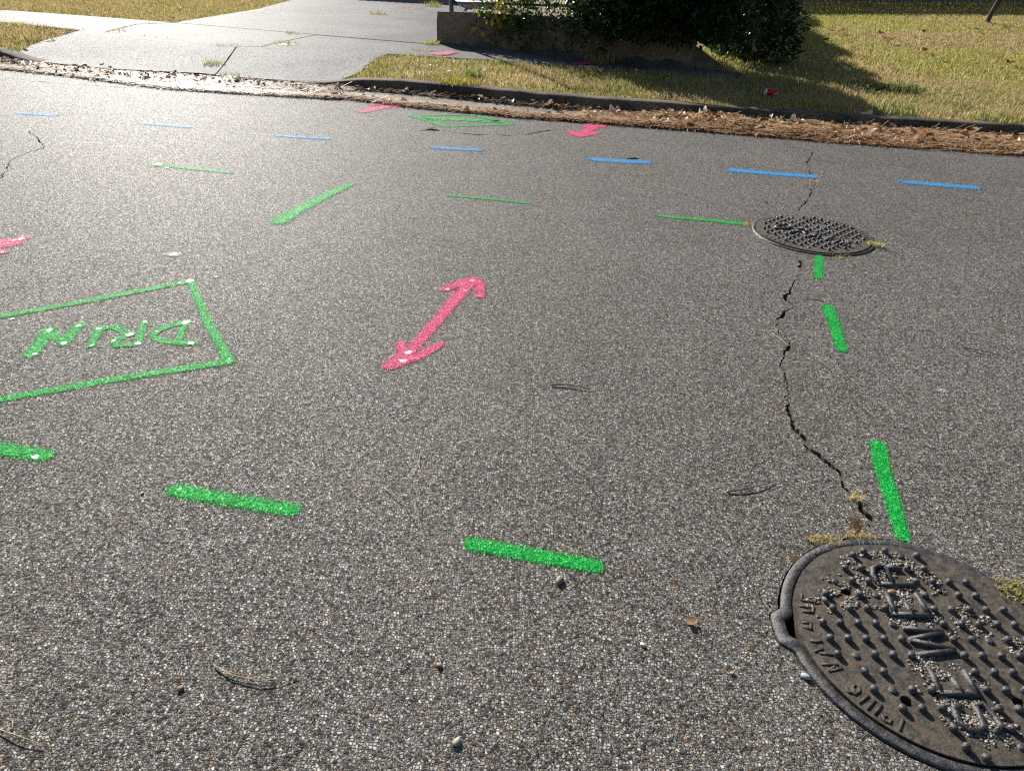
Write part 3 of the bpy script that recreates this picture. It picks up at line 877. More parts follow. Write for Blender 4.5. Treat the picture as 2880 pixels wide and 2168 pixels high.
paint("paint_dash", [(S(Z5, (640, 308), (655, 400), (690, 510), (745, 700)), (20, 17))], "green", "long green dash ending at the rim of the SEWER lid", group=DG)
paint("paint_dash", [(S(Z6, (970, 1050), (1005, 1150), (1055, 1315)), 12)], "green", "green dash midway between the two manhole lids, right of the long crack", group=DG)
paint("paint_dash", [(S(Z6, (912, 728), (905, 860)), 13)], "green", "short green dash touching the near rim of the DRAIN lid", group=DG)
paint("paint_dash", [([(1850, 607), (1900, 613), (2000, 621), (2090, 631)], (2.0, 4.2))], "green", "thin green dash pointing at the left rim of the DRAIN lid", group=DG)
paint("paint_dash", [([(1263, 551), (1380, 561), (1491, 573)], 2.6)], "green", "faint thin green dash in the middle of the road", group=DG, soft=.8)
paint("paint_dash", [([(436, 464), (470, 467), (560, 477), (651, 487)], (5, 2.6))], "green", "faint green dash with a bright white left end, upper left of the road", group=DG, pools=[((447, 462), 12), ((470, 473), 6)], soft=.8)
paint("paint_dash", [(S(Z4, (1740, 825), (1850, 760), (2000, 680), (2175, 598)), (10, 4.5))], "green", "slanting green dash pointing up to the right, left of the road's middle", group=DG)
paint("painted_box", [([(-90, 908), (0, 891), (260, 845), (532, 792)], 5.5), ([(537, 793), (585, 905), (645, 1014)], (9, 14)), ([(645, 1018), (320, 1068), (0, 1124), (-20, 1128)], 8), ([(-90, 908), (-60, 1000), (-14, 1126)], 9)],
      "green", "big green painted box around the word at the left", pools=[((534, 791), 14), ((34, 898), 9), ((642, 1010), 7), ((505, 797), 5)])
paint("painted_word", [(S(Zt, (120, 500), (230, 360), (340, 200)), 11), (S(Zt, (340, 200), (420, 290), (510, 370)), 9), (S(Zt, (510, 370), (600, 260), (690, 150)), 9), (S(Zt, (840, 395), (890, 290), (930, 190)), 8),
      (S(Zt, (930, 190), (1120, 172), (1310, 262)), 6), (S(Zt, (1310, 262), (1110, 335), (1150, 398), (1395, 372)), 5.5), (S(Zt, (1480, 110), (1440, 240), (1395, 372)), 8), (S(Zt, (1975, 115), (1930, 220), (1890, 340)), 7),
      (S(Zt, (1975, 112), (1760, 165), (1620, 220), (1570, 290), (1680, 335), (1850, 355), (2060, 362)), (6, 7))],
      "green", "hand-sprayed green letters, upside down, inside the painted box", cat="painted word",
      pools=[(Zt(340, 210), 14), (Zt(510, 365), 11), (Zt(685, 155), 9), (Zt(160, 495), 9), (Zt(930, 190), 10), (Zt(850, 390), 8), (Zt(1305, 262), 14), (Zt(1480, 110), 8), (Zt(1395, 365), 13), (Zt(1105, 335), 7), (Zt(1970, 118), 17), (Zt(2040, 362), 12), (Zt(1620, 225), 8)])
DP = "pink spray-painted arrows on the road"
paint("paint_arrow", [(S(Zp, (760, 130), (640, 260), (480, 450), (230, 730), (80, 840)), 11.5), (S(Zp, (555, 172), (680, 120), (790, 92), (860, 130), (862, 235)), (7, 13)), (S(Zp, (155, 645), (160, 750), (60, 850)), 12), (S(Zp, (510, 662), (300, 775), (60, 850)), (7, 13))],
      "pink", "large pink double-headed arrow in the middle of the road", cat="painted arrow", group=DP, pools=[(Zp(170, 815), 17), (Zp(215, 735), 14), (Zp(720, 185), 8), (Zp(790, 95), 9), (Zp(565, 172), 7), (Zp(445, 485), 4), (Zp(850, 230), 5)])
paint("paint_arrow", [(S(Zl, (730, 285), (300, 350), (-300, 450)), (4, 8)), (S(Zl, (330, 430), (0, 480), (-400, 560)), 9), (S(Zl, (100, 660), (-200, 690)), 5)],
      "pink", "tip of a pink arrow cut off by the left edge of the photo", cat="painted arrow", group=DP, pools=[(Zl(560, 312), 12), (Zl(370, 350), 9), (Zl(220, 420), 5), (Zl(60, 670), 7)])
paint("paint_arrow", [(S(Z2, (475, 636), (380, 658), (265, 682)), 4), (S(Z2, (330, 642), (400, 634), (480, 633)), 3), (S(Z2, (470, 640), (455, 655)), 4)], "pink", "small pink arrow at the gutter, left of the far green rectangle", cat="painted arrow", group=DP)
paint("paint_arrow", [(S(Z2, (1702, 755), (1640, 795), (1570, 825)), 4.5), (S(Z2, (1625, 775), (1690, 752), (1722, 772)), 4), (S(Z2, (1532, 808), (1585, 830), (1672, 814)), 4)], "pink", "small pink double-headed arrow just below the pine straw", cat="painted arrow", group=DP)
paint("painted_box", [(S(Z8, (200, 192), (360, 240), (520, 292)), 2.6), (S(Z8, (520, 292), (820, 282), (1120, 274)), 1.8), (S(Z8, (1120, 272), (950, 225), (770, 180)), (3.5, 2.2)), (S(Z8, (770, 180), (480, 185), (200, 192)), 1.5)],
      "green", "small green painted rectangle near the far kerb", soft=.85)
paint("painted_word", [(S(Z8, (345, 208), (380, 226)), 2.5), (S(Z8, (350, 208), (440, 214), (400, 226)), 2), (S(Z8, (470, 212), (500, 230)), 2.2), (S(Z8, (480, 211), (530, 217)), 2.2), (S(Z8, (550, 214), (590, 232)), 2.4), (S(Z8, (590, 214), (660, 226)), 3.2), (S(Z8, (620, 232), (665, 216)), 2.5),
      (S(Z8, (700, 220), (790, 236)), 3), (S(Z8, (740, 236), (830, 228)), 2.6), (S(Z8, (870, 228), (900, 246)), 2.6), (S(Z8, (880, 230), (930, 246)), 2.6), (S(Z8, (930, 244), (1000, 238)), 2)],
      "green", "small green letters inside the far painted rectangle", cat="painted word")
DB = "row of blue spray-painted dashes across the road"
for pts, hw, lab in [([(61, 319), (152, 325)], 3, "faint blue dash, first of the row from the left"), ([(404, 348), (470, 353), (530, 358)], 3, "blue dash, second of the row from the left"),
                     ([(786, 382), (850, 387), (918, 391)], 3, "blue dash, third of the row, above the slanting green dash"), ([(1227, 416), (1290, 420), (1347, 423)], 4, "blue dash below the far green rectangle"),
                     ([(1672, 449), (1740, 454), (1815, 457)], 5.2, "blue dash with a small dark pothole at its upper edge"), ([(2064, 480), (2170, 489), (2283, 497)], 5, "longest blue dash, ending at the crack above the DRAIN lid"),
                     ([(2547, 513), (2640, 521), (2740, 528)], 4.5, "blue dash at the far right, last of the row")]:
    paint("paint_dash", [(pts, hw)], "blue", lab, group=DB)
paint("paint_smudge", [(S(Zs, (110, 678), (200, 668), (315, 655)), 2.2), (S(Zs, (140, 690), (240, 682), (300, 668)), 1.6)], "pink", "pink smudge on the sidewalk near the wall corner", terrain=True)
paint("paint_smudge", [(S(Zs, (1940, 802), (2000, 785), (2080, 762)), 2.2), (S(Zs, (1900, 790), (1990, 800), (2050, 798)), 1.6)], "pink", "pink smudge on the sidewalk beside the dark bush", terrain=True)
for (px, py), r, lab in [((488, 716), 17, "sun glare painted as a flat white spot on the asphalt above the green box"), ((608, 780), 7, "tiny white spot right of the green box corner"), ((860, 1133), 14, "pale worn spot left of the pink arrow's tail"),
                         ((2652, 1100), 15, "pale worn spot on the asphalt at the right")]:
    paint("paint_spot", [([(px - r * .5, py), (px + r * .5, py)], r * .35)], "pale", lab, cat="spot", pools=[((px, py), r * .7)] if r > 16 or r < 8 else [], soft=1.0 if r in (17, 7) else .62)  # the largest spot is sun glare put in as pale colour

# ------------------------------------------------------------------ retaining wall and chain-link fence
WTOP = lambda u: .515 + .030 * u
WT = .17
def wall_pt(u, n=0.0, z=0.0):
    p = WALL_A + WD * u + WN * n
    return (p[0], p[1], z)
WLEN = float(np.linalg.norm(WALL_B - WALL_A))
bm = bmesh.new()
us = np.linspace(0, WLEN, 60)
prof = [(0, .0), (0, .25), (0, .5), (0, .75), (0, .93), (.012, 1.0), (WT - .012, 1.0), (WT, .93), (WT, .4), (WT, 0)]
rows = []
for u in us:
    row = []
    for o, t in prof:
        p = wall_pt(u, o)
        zb = float(H(*wall_pt(u, -.08)[:2])) - .06
        z = zb + (WTOP(u) - zb) * t
        j = (vnoise(u * 6, t * 5 + o * 30, 1, 3) - .5) * .014
        e = .012 if (u < .01 and .25 <= t) else 0
        row.append(bm.verts.new((p[0] + WN[0] * j + WD[0] * (e if t > .9 else 0), p[1] + WN[1] * j, z + (vnoise(u * 4, 1, 1, 5) - .5) * .012 * (t > .9))))
    rows.append(row)
for a, b in zip(rows[:-1], rows[1:]):
    for k in range(len(prof) - 1): bm.faces.new((a[k], b[k], b[k + 1], a[k + 1]))
bm.faces.new(rows[0]); bm.faces.new(rows[-1][::-1])
bmesh.ops.bevel(bm, geom=[e for e in bm.edges if len(e.link_faces) == 2 and e.calc_face_angle(0) > 1.0], offset=.012, segments=2, affect='EDGES')
tag(from_bm("retaining_wall", bm, MA["wall"]), "low stained brown concrete wall at the back of the sidewalk", "wall")

fence = empty("chain_link_fence", wall_pt(.16, .08, WTOP(.16)))
tag(fence, "grey chain-link fence standing on the low concrete wall", "fence")
fo = np.array(fence.location)
FH = 1.15
def fl(u, z, n=.08): return np.array(wall_pt(u, n, WTOP(u) + z)) - fo
for u, r in ((.18, .030), (1.95, .024)):
    tb = TB(); tube(tb, [fl(u, -.02), fl(u, FH + .03)], r, 12)
    tube(tb, [fl(u, FH + .02), fl(u, FH + .05), fl(u, FH + .065)], [r * 1.1, r * 1.05, r * .3], 12)
    for z in (.16, .55, .95): tube(tb, [fl(u, z - .012), fl(u, z + .012)], r * 1.22, 12)
    tb.build("post", MA["galv"], fence, True)
for z in (.118, FH):
    tb = TB(); tube(tb, [fl(.2, z), fl(1.1, z - .004), fl(2.4, z)], .0165, 8); tb.build("rail", MA["galv"], fence, True)
tb = TB(); tube(tb, [fl(.22, .10), fl(.48, .035)], .011, 8); tb.build("brace", MA["galv"], fence, True)
tb = TB()
cell = .055; k = 0
for i in range(-24, 46):
    for sgn in (1, -1):
        pts = []
        for j in range(0, 23):
            z = .005 + j * cell * .98
            u = .2 + i * cell + sgn * j * cell
            if .2 <= u <= 2.4: pts.append(fl(u, z, .062 + .004 * ((j + (sgn > 0)) % 2)))
        if len(pts) > 1: tube(tb, pts, .0016, 3, caps=False)
tb.build("wire_mesh", MA["galv"], fence)

# ------------------------------------------------------------------ foliage builders
def leaf_mesh(tb, P, D, L, Wd, cols, fold=.25, droop=.15, roll=1.0):
    """pointed oval leaves, two halves folded on the midrib: 7 vertices, 6 triangles each"""
    P, D = np.asarray(P, float), np.asarray(D, float)
    n = len(P)
    D = D / (np.linalg.norm(D, axis=1)[:, None] + 1e-9)
    A = np.cross(D, np.array([0, 0, 1.0]) + rng.normal(0, .25 * roll, (n, 3)))
    A /= np.linalg.norm(A, axis=1)[:, None] + 1e-9
    N = np.cross(A, D)
    ro = rng.normal(0, .55 * roll, n)[:, None]
    A, N = A * np.cos(ro) + N * np.sin(ro), N * np.cos(ro) - A * np.sin(ro)
    L = np.asarray(L)[:, None]; Wd = np.asarray(Wd)[:, None]
    mid = lambda t, dr: P + D * L * t - N * L * droop * dr
    v = [P, mid(.35, .1) + A * Wd * .5 + N * Wd * fold, mid(.35, .15), mid(.35, .1) - A * Wd * .5 + N * Wd * fold,
         mid(.72, .5) + A * Wd * .36 + N * Wd * fold * .6, mid(.72, .5) - A * Wd * .36 + N * Wd * fold * .6, mid(1.0, 1.2)]
    V = np.stack(v, 1).reshape(-1, 3)
    f = np.array([(0, 1, 2), (0, 2, 3), (1, 4, 2), (3, 2, 5), (2, 4, 6), (2, 6, 5)])
    F = (f[None] + (np.arange(n) * 7)[:, None, None]).reshape(-1, 3)
    tb.add(V, F, np.repeat(np.asarray(cols), 7, 0))

def shrub(name, label, c, rx, ry, h, n, L, pal, base=0.0, seed=0, stems=9, lump=.3, cat="shrub", group=None):
    root = empty(name, (c[0], c[1], float(H(c[0], c[1]))))
    tag(root, label, cat, group)
    th = rng.uniform(0, 2 * math.pi, n); t = rng.random(n) ** .8
    zz = base + (h - base) * t
    prof_ = np.sqrt(np.clip(1 - ((t - .28) / .73) ** 2, .05, 1))
    rr = (rng.random(n) ** .42) * prof_
    lumpf = 1 + lump * (vnoise(th * 1.6, t * 3.2, 1, seed) - .5) * 2 + .16 * (vnoise(th * 5, t * 9, 1, seed + 1) - .5) * 2
    P = np.stack([np.cos(th) * rr * rx * lumpf, np.sin(th) * rr * ry * lumpf, zz], 1)
    keep = vnoise(P[:, 0] * 5 + P[:, 2] * 3, P[:, 1] * 5 - P[:, 2] * 4, 1, seed + 2) > .25 * rr
    P = P[keep]; th = th[keep]; m = len(P)
    D = np.stack([np.cos(th), np.sin(th), rng.normal(.15, .5, m)], 1) + rng.normal(0, .45, (m, 3))
    cc = np.array(pal)[rng.integers(0, len(pal), m)] * rng.uniform(.65, 1.3, (m, 1))
    tb = TB(); leaf_mesh(tb, P, D, L * rng.uniform(.6, 1.25, m), L * .45 * rng.uniform(.7, 1.2, m), cc)
    tb.build("foliage", MA["leaf"], root)
    tb = TB()
    for i in range(stems):
        a = rng.uniform(0, 6.28); e = rng.uniform(.3, .75)
        p1 = np.array([math.cos(a) * rx * e * .4, math.sin(a) * ry * e * .4, h * .4]); p2 = np.array([math.cos(a) * rx * e, math.sin(a) * ry * e, h * rng.uniform(.65, .9)])
        tube(tb, [(math.cos(a) * .06, math.sin(a) * .06, -.05), p1, p2], [.022, .015, .006], 6)
    tb.build("stems", MA["bark"], root, True)
    return root
DARK = [(.022, .050, .015), (.032, .066, .018), (.044, .085, .022), (.020, .036, .014)]
GR = "overgrown evergreen shrubs along the property line"
shrub("evergreen_shrub", "dark dense evergreen shrub hanging over the right end of the low wall", (1.66, 9.50), 1.0, .76, .98, 19000, .085, DARK, .0, 1, 10, .2, group=GR)
_sh = Vector((.454, -.891)) / math.tan(SUN_EL)  # shrub row added, placed and sized so its shadows edge the lawn
for (bx, by), h_, r_, lab in [((2440, 225), .95, .50, "dark evergreen shrub added to shade the lawn edge, just behind the one at the wall"), ((2325, 165), 1.5, .72, "second dark evergreen shrub added to shade the lawn edge up from the wall"),
                              ((2305, 112), 1.8, 1.15, "third dark evergreen shrub added to shade the lawn edge up from the wall"), ((2240, 70), 2.2, 1.3, "fourth dark evergreen shrub added to shade the lawn edge up from the wall"), ((2235, 38), 2.3, 1.35, "last dark evergreen shrub added to shade the lawn, before the board fence")]:
    g_ = GT(bx, by)
    cx_, cy_ = g_.x - _sh.x * h_ * .72 - r_ * .80, g_.y - _sh.y * h_ * .72
    shrub("evergreen_shrub", lab, (cx_, cy_), r_, r_, h_, int(7000 * r_ * r_), .12, DARK, .0, int(bx), 8, .15, group=GR)

# leafy vine over the wall and fence, with one yellow spray
vine = empty("climbing_vine", wall_pt(1.0, .1, WTOP(1.0)))
tag(vine, "glossy green vine with yellow leaves hanging over the low wall and fence", "vine")
vo = np.array(vine.location)
P, Cc, Ls, Dd = [], [], [], []
VG = [(.045, .10, .018), (.065, .13, .02), (.03, .065, .015), (.11, .17, .02), (.022, .05, .014)]
tbs = TB()
for k in range(170):
    u = .62 + 1.9 * rng.random() ** .8
    top = rng.uniform(.0, .75) * min(1, (u - .35) * 1.4)
    n0 = rng.uniform(-.10, .16)
    low = (WTOP(u) - .14) * rng.random() ** 1.5 * min(1, (u - .5) * 2.2)
    L = top + low
    m = max(4, int(L / .028))
    path = []
    for i in range(m):
        t = i / (m - 1)
        z = top - L * t
        nn = n0 if z > 0 else min(n0, -.03 - .10 * math.sin(min(1, -z / .3) * 2.2) - .03)
        uu = u + .10 * math.sin(t * 3 + k) + rng.normal(0, .02)
        p = np.array(wall_pt(uu, nn + rng.normal(0, .02), WTOP(uu) + z)) - vo
        path.append(p)
        if rng.random() < .62:
            P.append(p + rng.normal(0, .02, 3)); Dd.append(rng.normal(0, .6, 3) + np.array([WN[0] * -.6, WN[1] * -.6, -.35]))
            Ls.append(rng.uniform(.035, .075)); Cc.append(np.array(VG[rng.integers(len(VG))]) * rng.uniform(.7, 1.4))
    if k % 3 == 0: tube(tbs, path, .003, 4, caps=False)
for k in range(60):          # yellow spray
    u, z = .98 + rng.normal(0, .055), rng.uniform(-.10, .22)
    u += -.05 * (z < 0)
    P.append(np.array(wall_pt(u, -.10 + rng.normal(0, .03), WTOP(u) + z)) - vo); Dd.append(rng.normal(0, .5, 3) + np.array([0, -.4, -.5]))
    Ls.append(rng.uniform(.05, .085)); Cc.append(np.array([(.72, .56, .02), (.62, .42, .02), (.55, .52, .03)][rng.integers(3)]) * rng.uniform(.8, 1.1))
for u, z in [(.62, -.14), (.66, -.12), (.60, -.17), (.72, -.20), (.80, -.05), (1.02, -.30), (1.04, -.33), (1.08, -.31), (.82, -.28), (.85, -.3), (1.9, .06)]:
    for q in range(2):
        P.append(np.array(wall_pt(u + rng.normal(0, .015), -.12, WTOP(u) + z + rng.normal(0, .012))) - vo); Dd.append(np.array([rng.normal(0, .5), -.5, -.6]))
        Ls.append(rng.uniform(.045, .075)); Cc.append(np.array((.55, .42, .03)))
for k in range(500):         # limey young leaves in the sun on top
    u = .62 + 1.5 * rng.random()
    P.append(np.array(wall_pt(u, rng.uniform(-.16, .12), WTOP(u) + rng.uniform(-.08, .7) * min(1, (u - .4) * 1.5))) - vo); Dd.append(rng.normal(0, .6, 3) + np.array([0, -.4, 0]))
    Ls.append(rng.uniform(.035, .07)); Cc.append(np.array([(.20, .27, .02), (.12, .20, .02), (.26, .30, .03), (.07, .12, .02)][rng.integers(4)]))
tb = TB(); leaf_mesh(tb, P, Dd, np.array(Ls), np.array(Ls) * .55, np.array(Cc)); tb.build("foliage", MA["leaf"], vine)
tbs.build("stems", MA["twig"], vine)

# ------------------------------------------------------------------ grass
def blades(tb, X, Y, Z, h, w, lean, cols, flat=.0):
    n = len(X)
    a = rng.uniform(0, 2 * math.pi, n); b = a + rng.normal(0, .8, n)
    dx, dy = np.cos(a) * lean * h, np.sin(a) * lean * h
    ux_, uy_ = -np.sin(b) * w * .5, np.cos(b) * w * .5
    z0 = Z - .012
    up1, up2 = h * np.sqrt(np.clip(1 - (lean * .6) ** 2, .05, 1)) * .58, h * np.sqrt(np.clip(1 - lean ** 2 * .85, .04, 1))
    v = [np.stack([X - ux_, Y - uy_, z0], 1), np.stack([X + ux_, Y + uy_, z0], 1),
         np.stack([X - ux_ * .8 + dx * .38, Y - uy_ * .8 + dy * .38, Z + up1], 1), np.stack([X + ux_ * .8 + dx * .38, Y + uy_ * .8 + dy * .38, Z + up1], 1),
         np.stack([X + dx, Y + dy, Z + up2], 1)]
    V = np.stack(v, 1).reshape(-1, 3)
    f = np.array([(0, 1, 2), (1, 3, 2), (2, 3, 4)])
    F = (f[None] + (np.arange(n) * 5)[:, None, None]).reshape(-1, 3)
    tb.add(V, F, np.repeat(cols, 5, 0))

def in_view(X, Y, pad=260):
    """is the point inside the view, widened on both sides so that a step aside still sees grass"""
    d = np.stack([X, Y, H(X, Y) - CAM_H], -1)
    r_, u_, f_ = d @ np.array(CR), d @ np.array(CU), d @ np.array(CF)
    px = W_PX / 2 + F_PX * r_ / f_; py = H_PX / 2 - F_PX * u_ / f_
    return (px > -pad) & (px < W_PX + pad) & (py > -110)

def wall_zone(X, Y):
    yw = ywall(X)
    return (X > -1.25) & (X < 2.3) & (Y > yw - .02)

STRAW, TAN, OLIVE, GREEN, BROWN, LIME = (.62, .49, .24), (.50, .37, .18), (.27, .27, .07), (.12, .17, .04), (.27, .17, .08), (.42, .43, .08)
def grass(name, label, xr, yr, n, region, hf, wf, colf, lean=(.25, .95), extra=None):
    X = rng.uniform(*xr, n); Y = rng.uniform(*yr, n)
    ok = (Y > yc(X) + .145) & in_view(X, Y) & ~wall_zone(X, Y) & region(X, Y)
    for p in CONC: ok &= ~pip(X + rng.normal(0, .02, n), Y + rng.normal(0, .02, n), p)
    X, Y = X[ok], Y[ok]; n = len(X)
    dens = vnoise(X, Y, 6, 31)
    tb = TB()
    blades(tb, X, Y, H(X, Y) - .02, hf(X, Y, n), wf(X, Y, n), rng.uniform(*lean, n), colf(X, Y, n))
    o = tb.build(name, MA["grass"]); tag(o, label, "grass", kind="stuff")
    return o
def pick(cols, probs, n):
    c = np.array(cols)[np.searchsorted(np.cumsum(probs) / np.sum(probs), rng.random(n))]
    return c * rng.uniform(.7, 1.25, (n, 1))
def blend(a, b, f): return np.where((rng.random(len(f)) < f)[:, None], a, b)
is_verge = lambda X, Y: (X > -1.95) & (Y < np.interp(X, [-2, -1.42, -.5, .4, 1.2, 2.0, 3.2, 4.2, 6], [9.35, 9.36, 9.26, 9.08, 8.95, 8.85, 8.7, 8.6, 8.6]))
def c_verge(X, Y, n):
    dry = pick([STRAW, TAN, BROWN, OLIVE, (.70, .60, .38)], [.30, .34, .20, .08, .08], n); grn = pick([OLIVE, GREEN, STRAW, LIME, TAN], [.36, .16, .22, .12, .14], n)
    return blend(grn, dry, np.clip(smooth(.36, .64, vnoise(X, Y, 2.2, 11)) * .70 + .22 + .25 * smooth(-.3, -1.2, X), 0, 1))
grass("verge_grass", "dry straw and olive grass on the verge behind the kerb", (-2.0, 6.5), (6.6, 9.6), 125000, is_verge,
      lambda X, Y, n: rng.uniform(.025, .07, n) * (.7 + .7 * vnoise(X, Y, 4, 12)) * (.55 + .45 * smooth(.1, .5, Y - yc(X))), lambda X, Y, n: rng.uniform(.003, .0065, n), c_verge, (.3, .97))
def c_lawn(X, Y, n):
    yel = pick([LIME, OLIVE, STRAW, (.34, .31, .08)], [.34, .24, .18, .24], n); dry = pick([TAN, STRAW, BROWN, OLIVE], [.36, .3, .18, .16], n)
    f = smooth(.40, .62, vnoise(X, Y, .55, 21) * .7 + vnoise(X, Y, 2.2, 22) * .3)
    band = np.exp(-((Y - 12.6 - .05 * (X - 6)) / .75) ** 2) * smooth(4.0, 5.4, X)      # worn dry band across the lawn
    near = smooth(10.6, 8.6, Y) * .55
    return blend(dry, yel, np.clip(f * .55 + band * .75 + near, 0, .95))
grass("lawn_grass", "mown yellow-green lawn with worn dry patches at the right", (1.2, 17), (8.4, 19), 520000, lambda X, Y: ~is_verge(X, Y) & (X > 1.2) & (Y > 8.3 + .0 * X) | ((X > 6.5) & (Y < 9)),
      lambda X, Y, n: rng.uniform(.02, .05, n) * (.75 + .5 * vnoise(X, Y, 3, 23)), lambda X, Y, n: rng.uniform(.004, .009, n), c_lawn, (.2, .95))
grass("lawn_grass", "near-right lawn between the kerb and the worn slope", (4.2, 9), (6.5, 9.2), 110000, lambda X, Y: ~is_verge(X, Y) | (X > 6), lambda X, Y, n: rng.uniform(.025, .06, n), lambda X, Y, n: rng.uniform(.0035, .007, n), c_lawn, (.3, .96))
def c_left(X, Y, n):
    a = pick([TAN, STRAW, BROWN, OLIVE], [.36, .26, .22, .16], n); b = pick([OLIVE, LIME, STRAW, GREEN], [.4, .2, .25, .15], n)
    return blend(b, a, smooth(.35, .6, vnoise(X, Y, 1.2, 41)) * .5 + .15)
grass("lawn_grass", "dry brownish grass left of the driveway", (-13, -4.3), (8.3, 19), 330000, lambda X, Y: X < -4.4, lambda X, Y, n: rng.uniform(.03, .075, n) * (.7 + .6 * vnoise(X, Y, 3, 42)), lambda X, Y, n: rng.uniform(.004, .009, n), c_left, (.25, .95))

def tuft_mesh(n, h, spread, cols, w=.006, lean=(.3, .95)):
    tb = TB(); a = rng.uniform(0, 6.28, n); r = spread * np.sqrt(rng.random(n))
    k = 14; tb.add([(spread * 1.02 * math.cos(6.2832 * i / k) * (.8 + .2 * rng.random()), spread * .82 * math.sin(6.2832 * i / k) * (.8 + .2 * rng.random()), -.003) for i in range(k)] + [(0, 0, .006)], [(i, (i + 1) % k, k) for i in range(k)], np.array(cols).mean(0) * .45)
    blades(tb, r * np.cos(a), r * np.sin(a) * .8, np.zeros(n), h * rng.uniform(.45, 1.1, n), w * rng.uniform(.6, 1.2, n), rng.uniform(*lean, n), pick(cols, [1] * len(cols), n))
    return tb
def tuft(p, label, n=70, h=.08, spread=.08, cols=(STRAW, OLIVE, LIME), w=.006, lean=(.3, .95), group=None):
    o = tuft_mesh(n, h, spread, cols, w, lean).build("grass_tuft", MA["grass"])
    o.location = p; tag(o, label, "grass tuft", group)
    return o
GT1 = lambda x, y: GT(*Z1(x, y), .004)
tuft(GT1(1390, 425), "green weed tuft growing in the open joint of the driveway apron", 110, .07, .13, (OLIVE, LIME, STRAW))
tuft(GT1(1860, 288), "long low weed in the slanting driveway joint", 90, .05, .17, (OLIVE, LIME, STRAW))
tuft(GT1(760, 208), "small dry tuft in the sidewalk joint left of the driveway", 70, .05, .13, (STRAW, OLIVE, TAN))
tuft(GT1(1895, 220), "brown dry tuft in the back driveway joint", 60, .05, .12, (BROWN, TAN, STRAW))
tuft(GT1(1480, 300), "flat brown straw wisp in the front driveway joint", 60, .03, .16, (BROWN, TAN))
tuft(GT1(1490, 497), "small green tuft at the lip of the driveway", 60, .05, .10, (OLIVE, LIME))
tuft(GT(960 + 405 / 3.953, 168 / 3.953), "dry round tuft in the middle of the upper driveway", 110, .12, .17, (STRAW, OLIVE, TAN))
tuft(GT(960 + 1030 / 3.953, 80 / 3.953), "bright yellow-green tuft beside the fence post", 140, .15, .2, (LIME, OLIVE, (.36, .34, .06)))
tuft(GT(960 + 800 / 3.953, 103 / 3.953), "flat reddish-brown weed patch on the upper driveway", 120, .06, .33, (BROWN, TAN, STRAW))
tuft(GT(980 + 870 / 3.72, 110 + 62 / 3.72), "bright tuft at the foot of the wall corner", 130, .09, .11, (LIME, STRAW, OLIVE))
tuft(GT(980 + 790 / 3.72, 110 + 130 / 3.72), "weedy strip in the joint beside the wall corner", 100, .05, .16, (OLIVE, STRAW, TAN))
tuft(GT(980 + 1150 / 3.72, 110 + 470 / 3.72, .0), "spiky orange-yellow tuft leaning over the kerb", 200, .10, .20, ((.45, .32, .05), (.36, .30, .06), OLIVE), .009, (.4, .97))
tuft(GT(900 + 945 / 2.1686, 470 / 2.1686), "green weed clump on the verge behind the orange tuft", 110, .12, .10, (GREEN, OLIVE, LIME), .008)
tuft(GT(*Zs(2150, 790)), "tall pale grass clump at the end of the sidewalk, by the dark bush", 170, .16, .18, (STRAW, OLIVE, LIME, GREEN), .007, (.1, .8))
tuft(GT(1860 + 1490 / 2.1686, 560 / 2.1686), "dark green weed clump on the right verge", 170, .13, .17, (GREEN, (.06, .11, .03), OLIVE), .010, (.4, .97))
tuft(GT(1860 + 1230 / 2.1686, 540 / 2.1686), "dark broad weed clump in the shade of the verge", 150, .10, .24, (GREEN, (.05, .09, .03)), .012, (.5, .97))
tuft(GT(1860 + 1430 / 2.1686, 690 / 2.1686), "green weed leaning over the kerb at the right", 120, .10, .22, (GREEN, LIME, (.07, .13, .03)), .009, (.6, .98))
tuft(GT(1860 + 920 / 2.1686, 640 / 2.1686), "light green clump at the kerb edge near the soda can", 90, .07, .13, (LIME, OLIVE), .008)
tuft(GT(1860 + 2060 / 2.1686, 735 / 2.1686), "green clump at the far right end of the kerb", 130, .08, .22, (GREEN, OLIVE, LIME), .008)
tuft(G0(2160 + 960 / 5.947, 1480 + 255 / 5.947), "dry straw tuft along the far left rim of the SEWER lid", 150, .020, .035, (STRAW, (.5, .42, .18), TAN), .0022, (.6, .99)).scale = (1.5, .8, 1)
tuft(G0(2160 + 1560 / 5.947, 1480 + 180 / 5.947), "dry straw wisp at the top rim of the SEWER lid", 110, .018, .028, (STRAW, (.5, .40, .18)), .0022, (.6, .99)).scale = (1.5, .8, 1)
tuft(G0(2160 + 480 / 5.947, 1480 + 560 / 5.947), "reddish dirt fluff beside the left rim of the SEWER lid", 70, .012, .03, (BROWN, TAN, (.25, .13, .05)), .002, (.7, .99))
tuft(G0(2480 + 1950 / 5.2025, 1480 + 1000 / 5.2025), "green weed at the right rim of the SEWER lid", 120, .030, .05, (GREEN, OLIVE, STRAW), .004, (.4, .95))
tuft(G0(2480 + 1800 / 5.2025, 1480 + 880 / 5.2025), "dry stems above the green weed at the SEWER lid", 60, .035, .04, (STRAW, TAN), .0022, (.6, .98))
tuft(G0(2080 + 2000 / 5.267, 580 + 590 / 5.267), "pale dry tuft at the right rim of the DRAIN lid", 120, .035, .05, (STRAW, (.5, .43, .25), LIME), .004, (.4, .98))
tuft(G0(2080 + 200 / 5.267, 580 + 290 / 5.267), "tan grass fluff at the left rim of the DRAIN lid", 120, .022, .06, (TAN, STRAW, BROWN), .003, (.6, .99))
tuft(G0(2080 + 1480 / 5.267, 580 + 742 / 5.267), "small mossy fringe at the near rim of the DRAIN lid", 80, .018, .06, (OLIVE, TAN, STRAW), .003, (.6, .99))
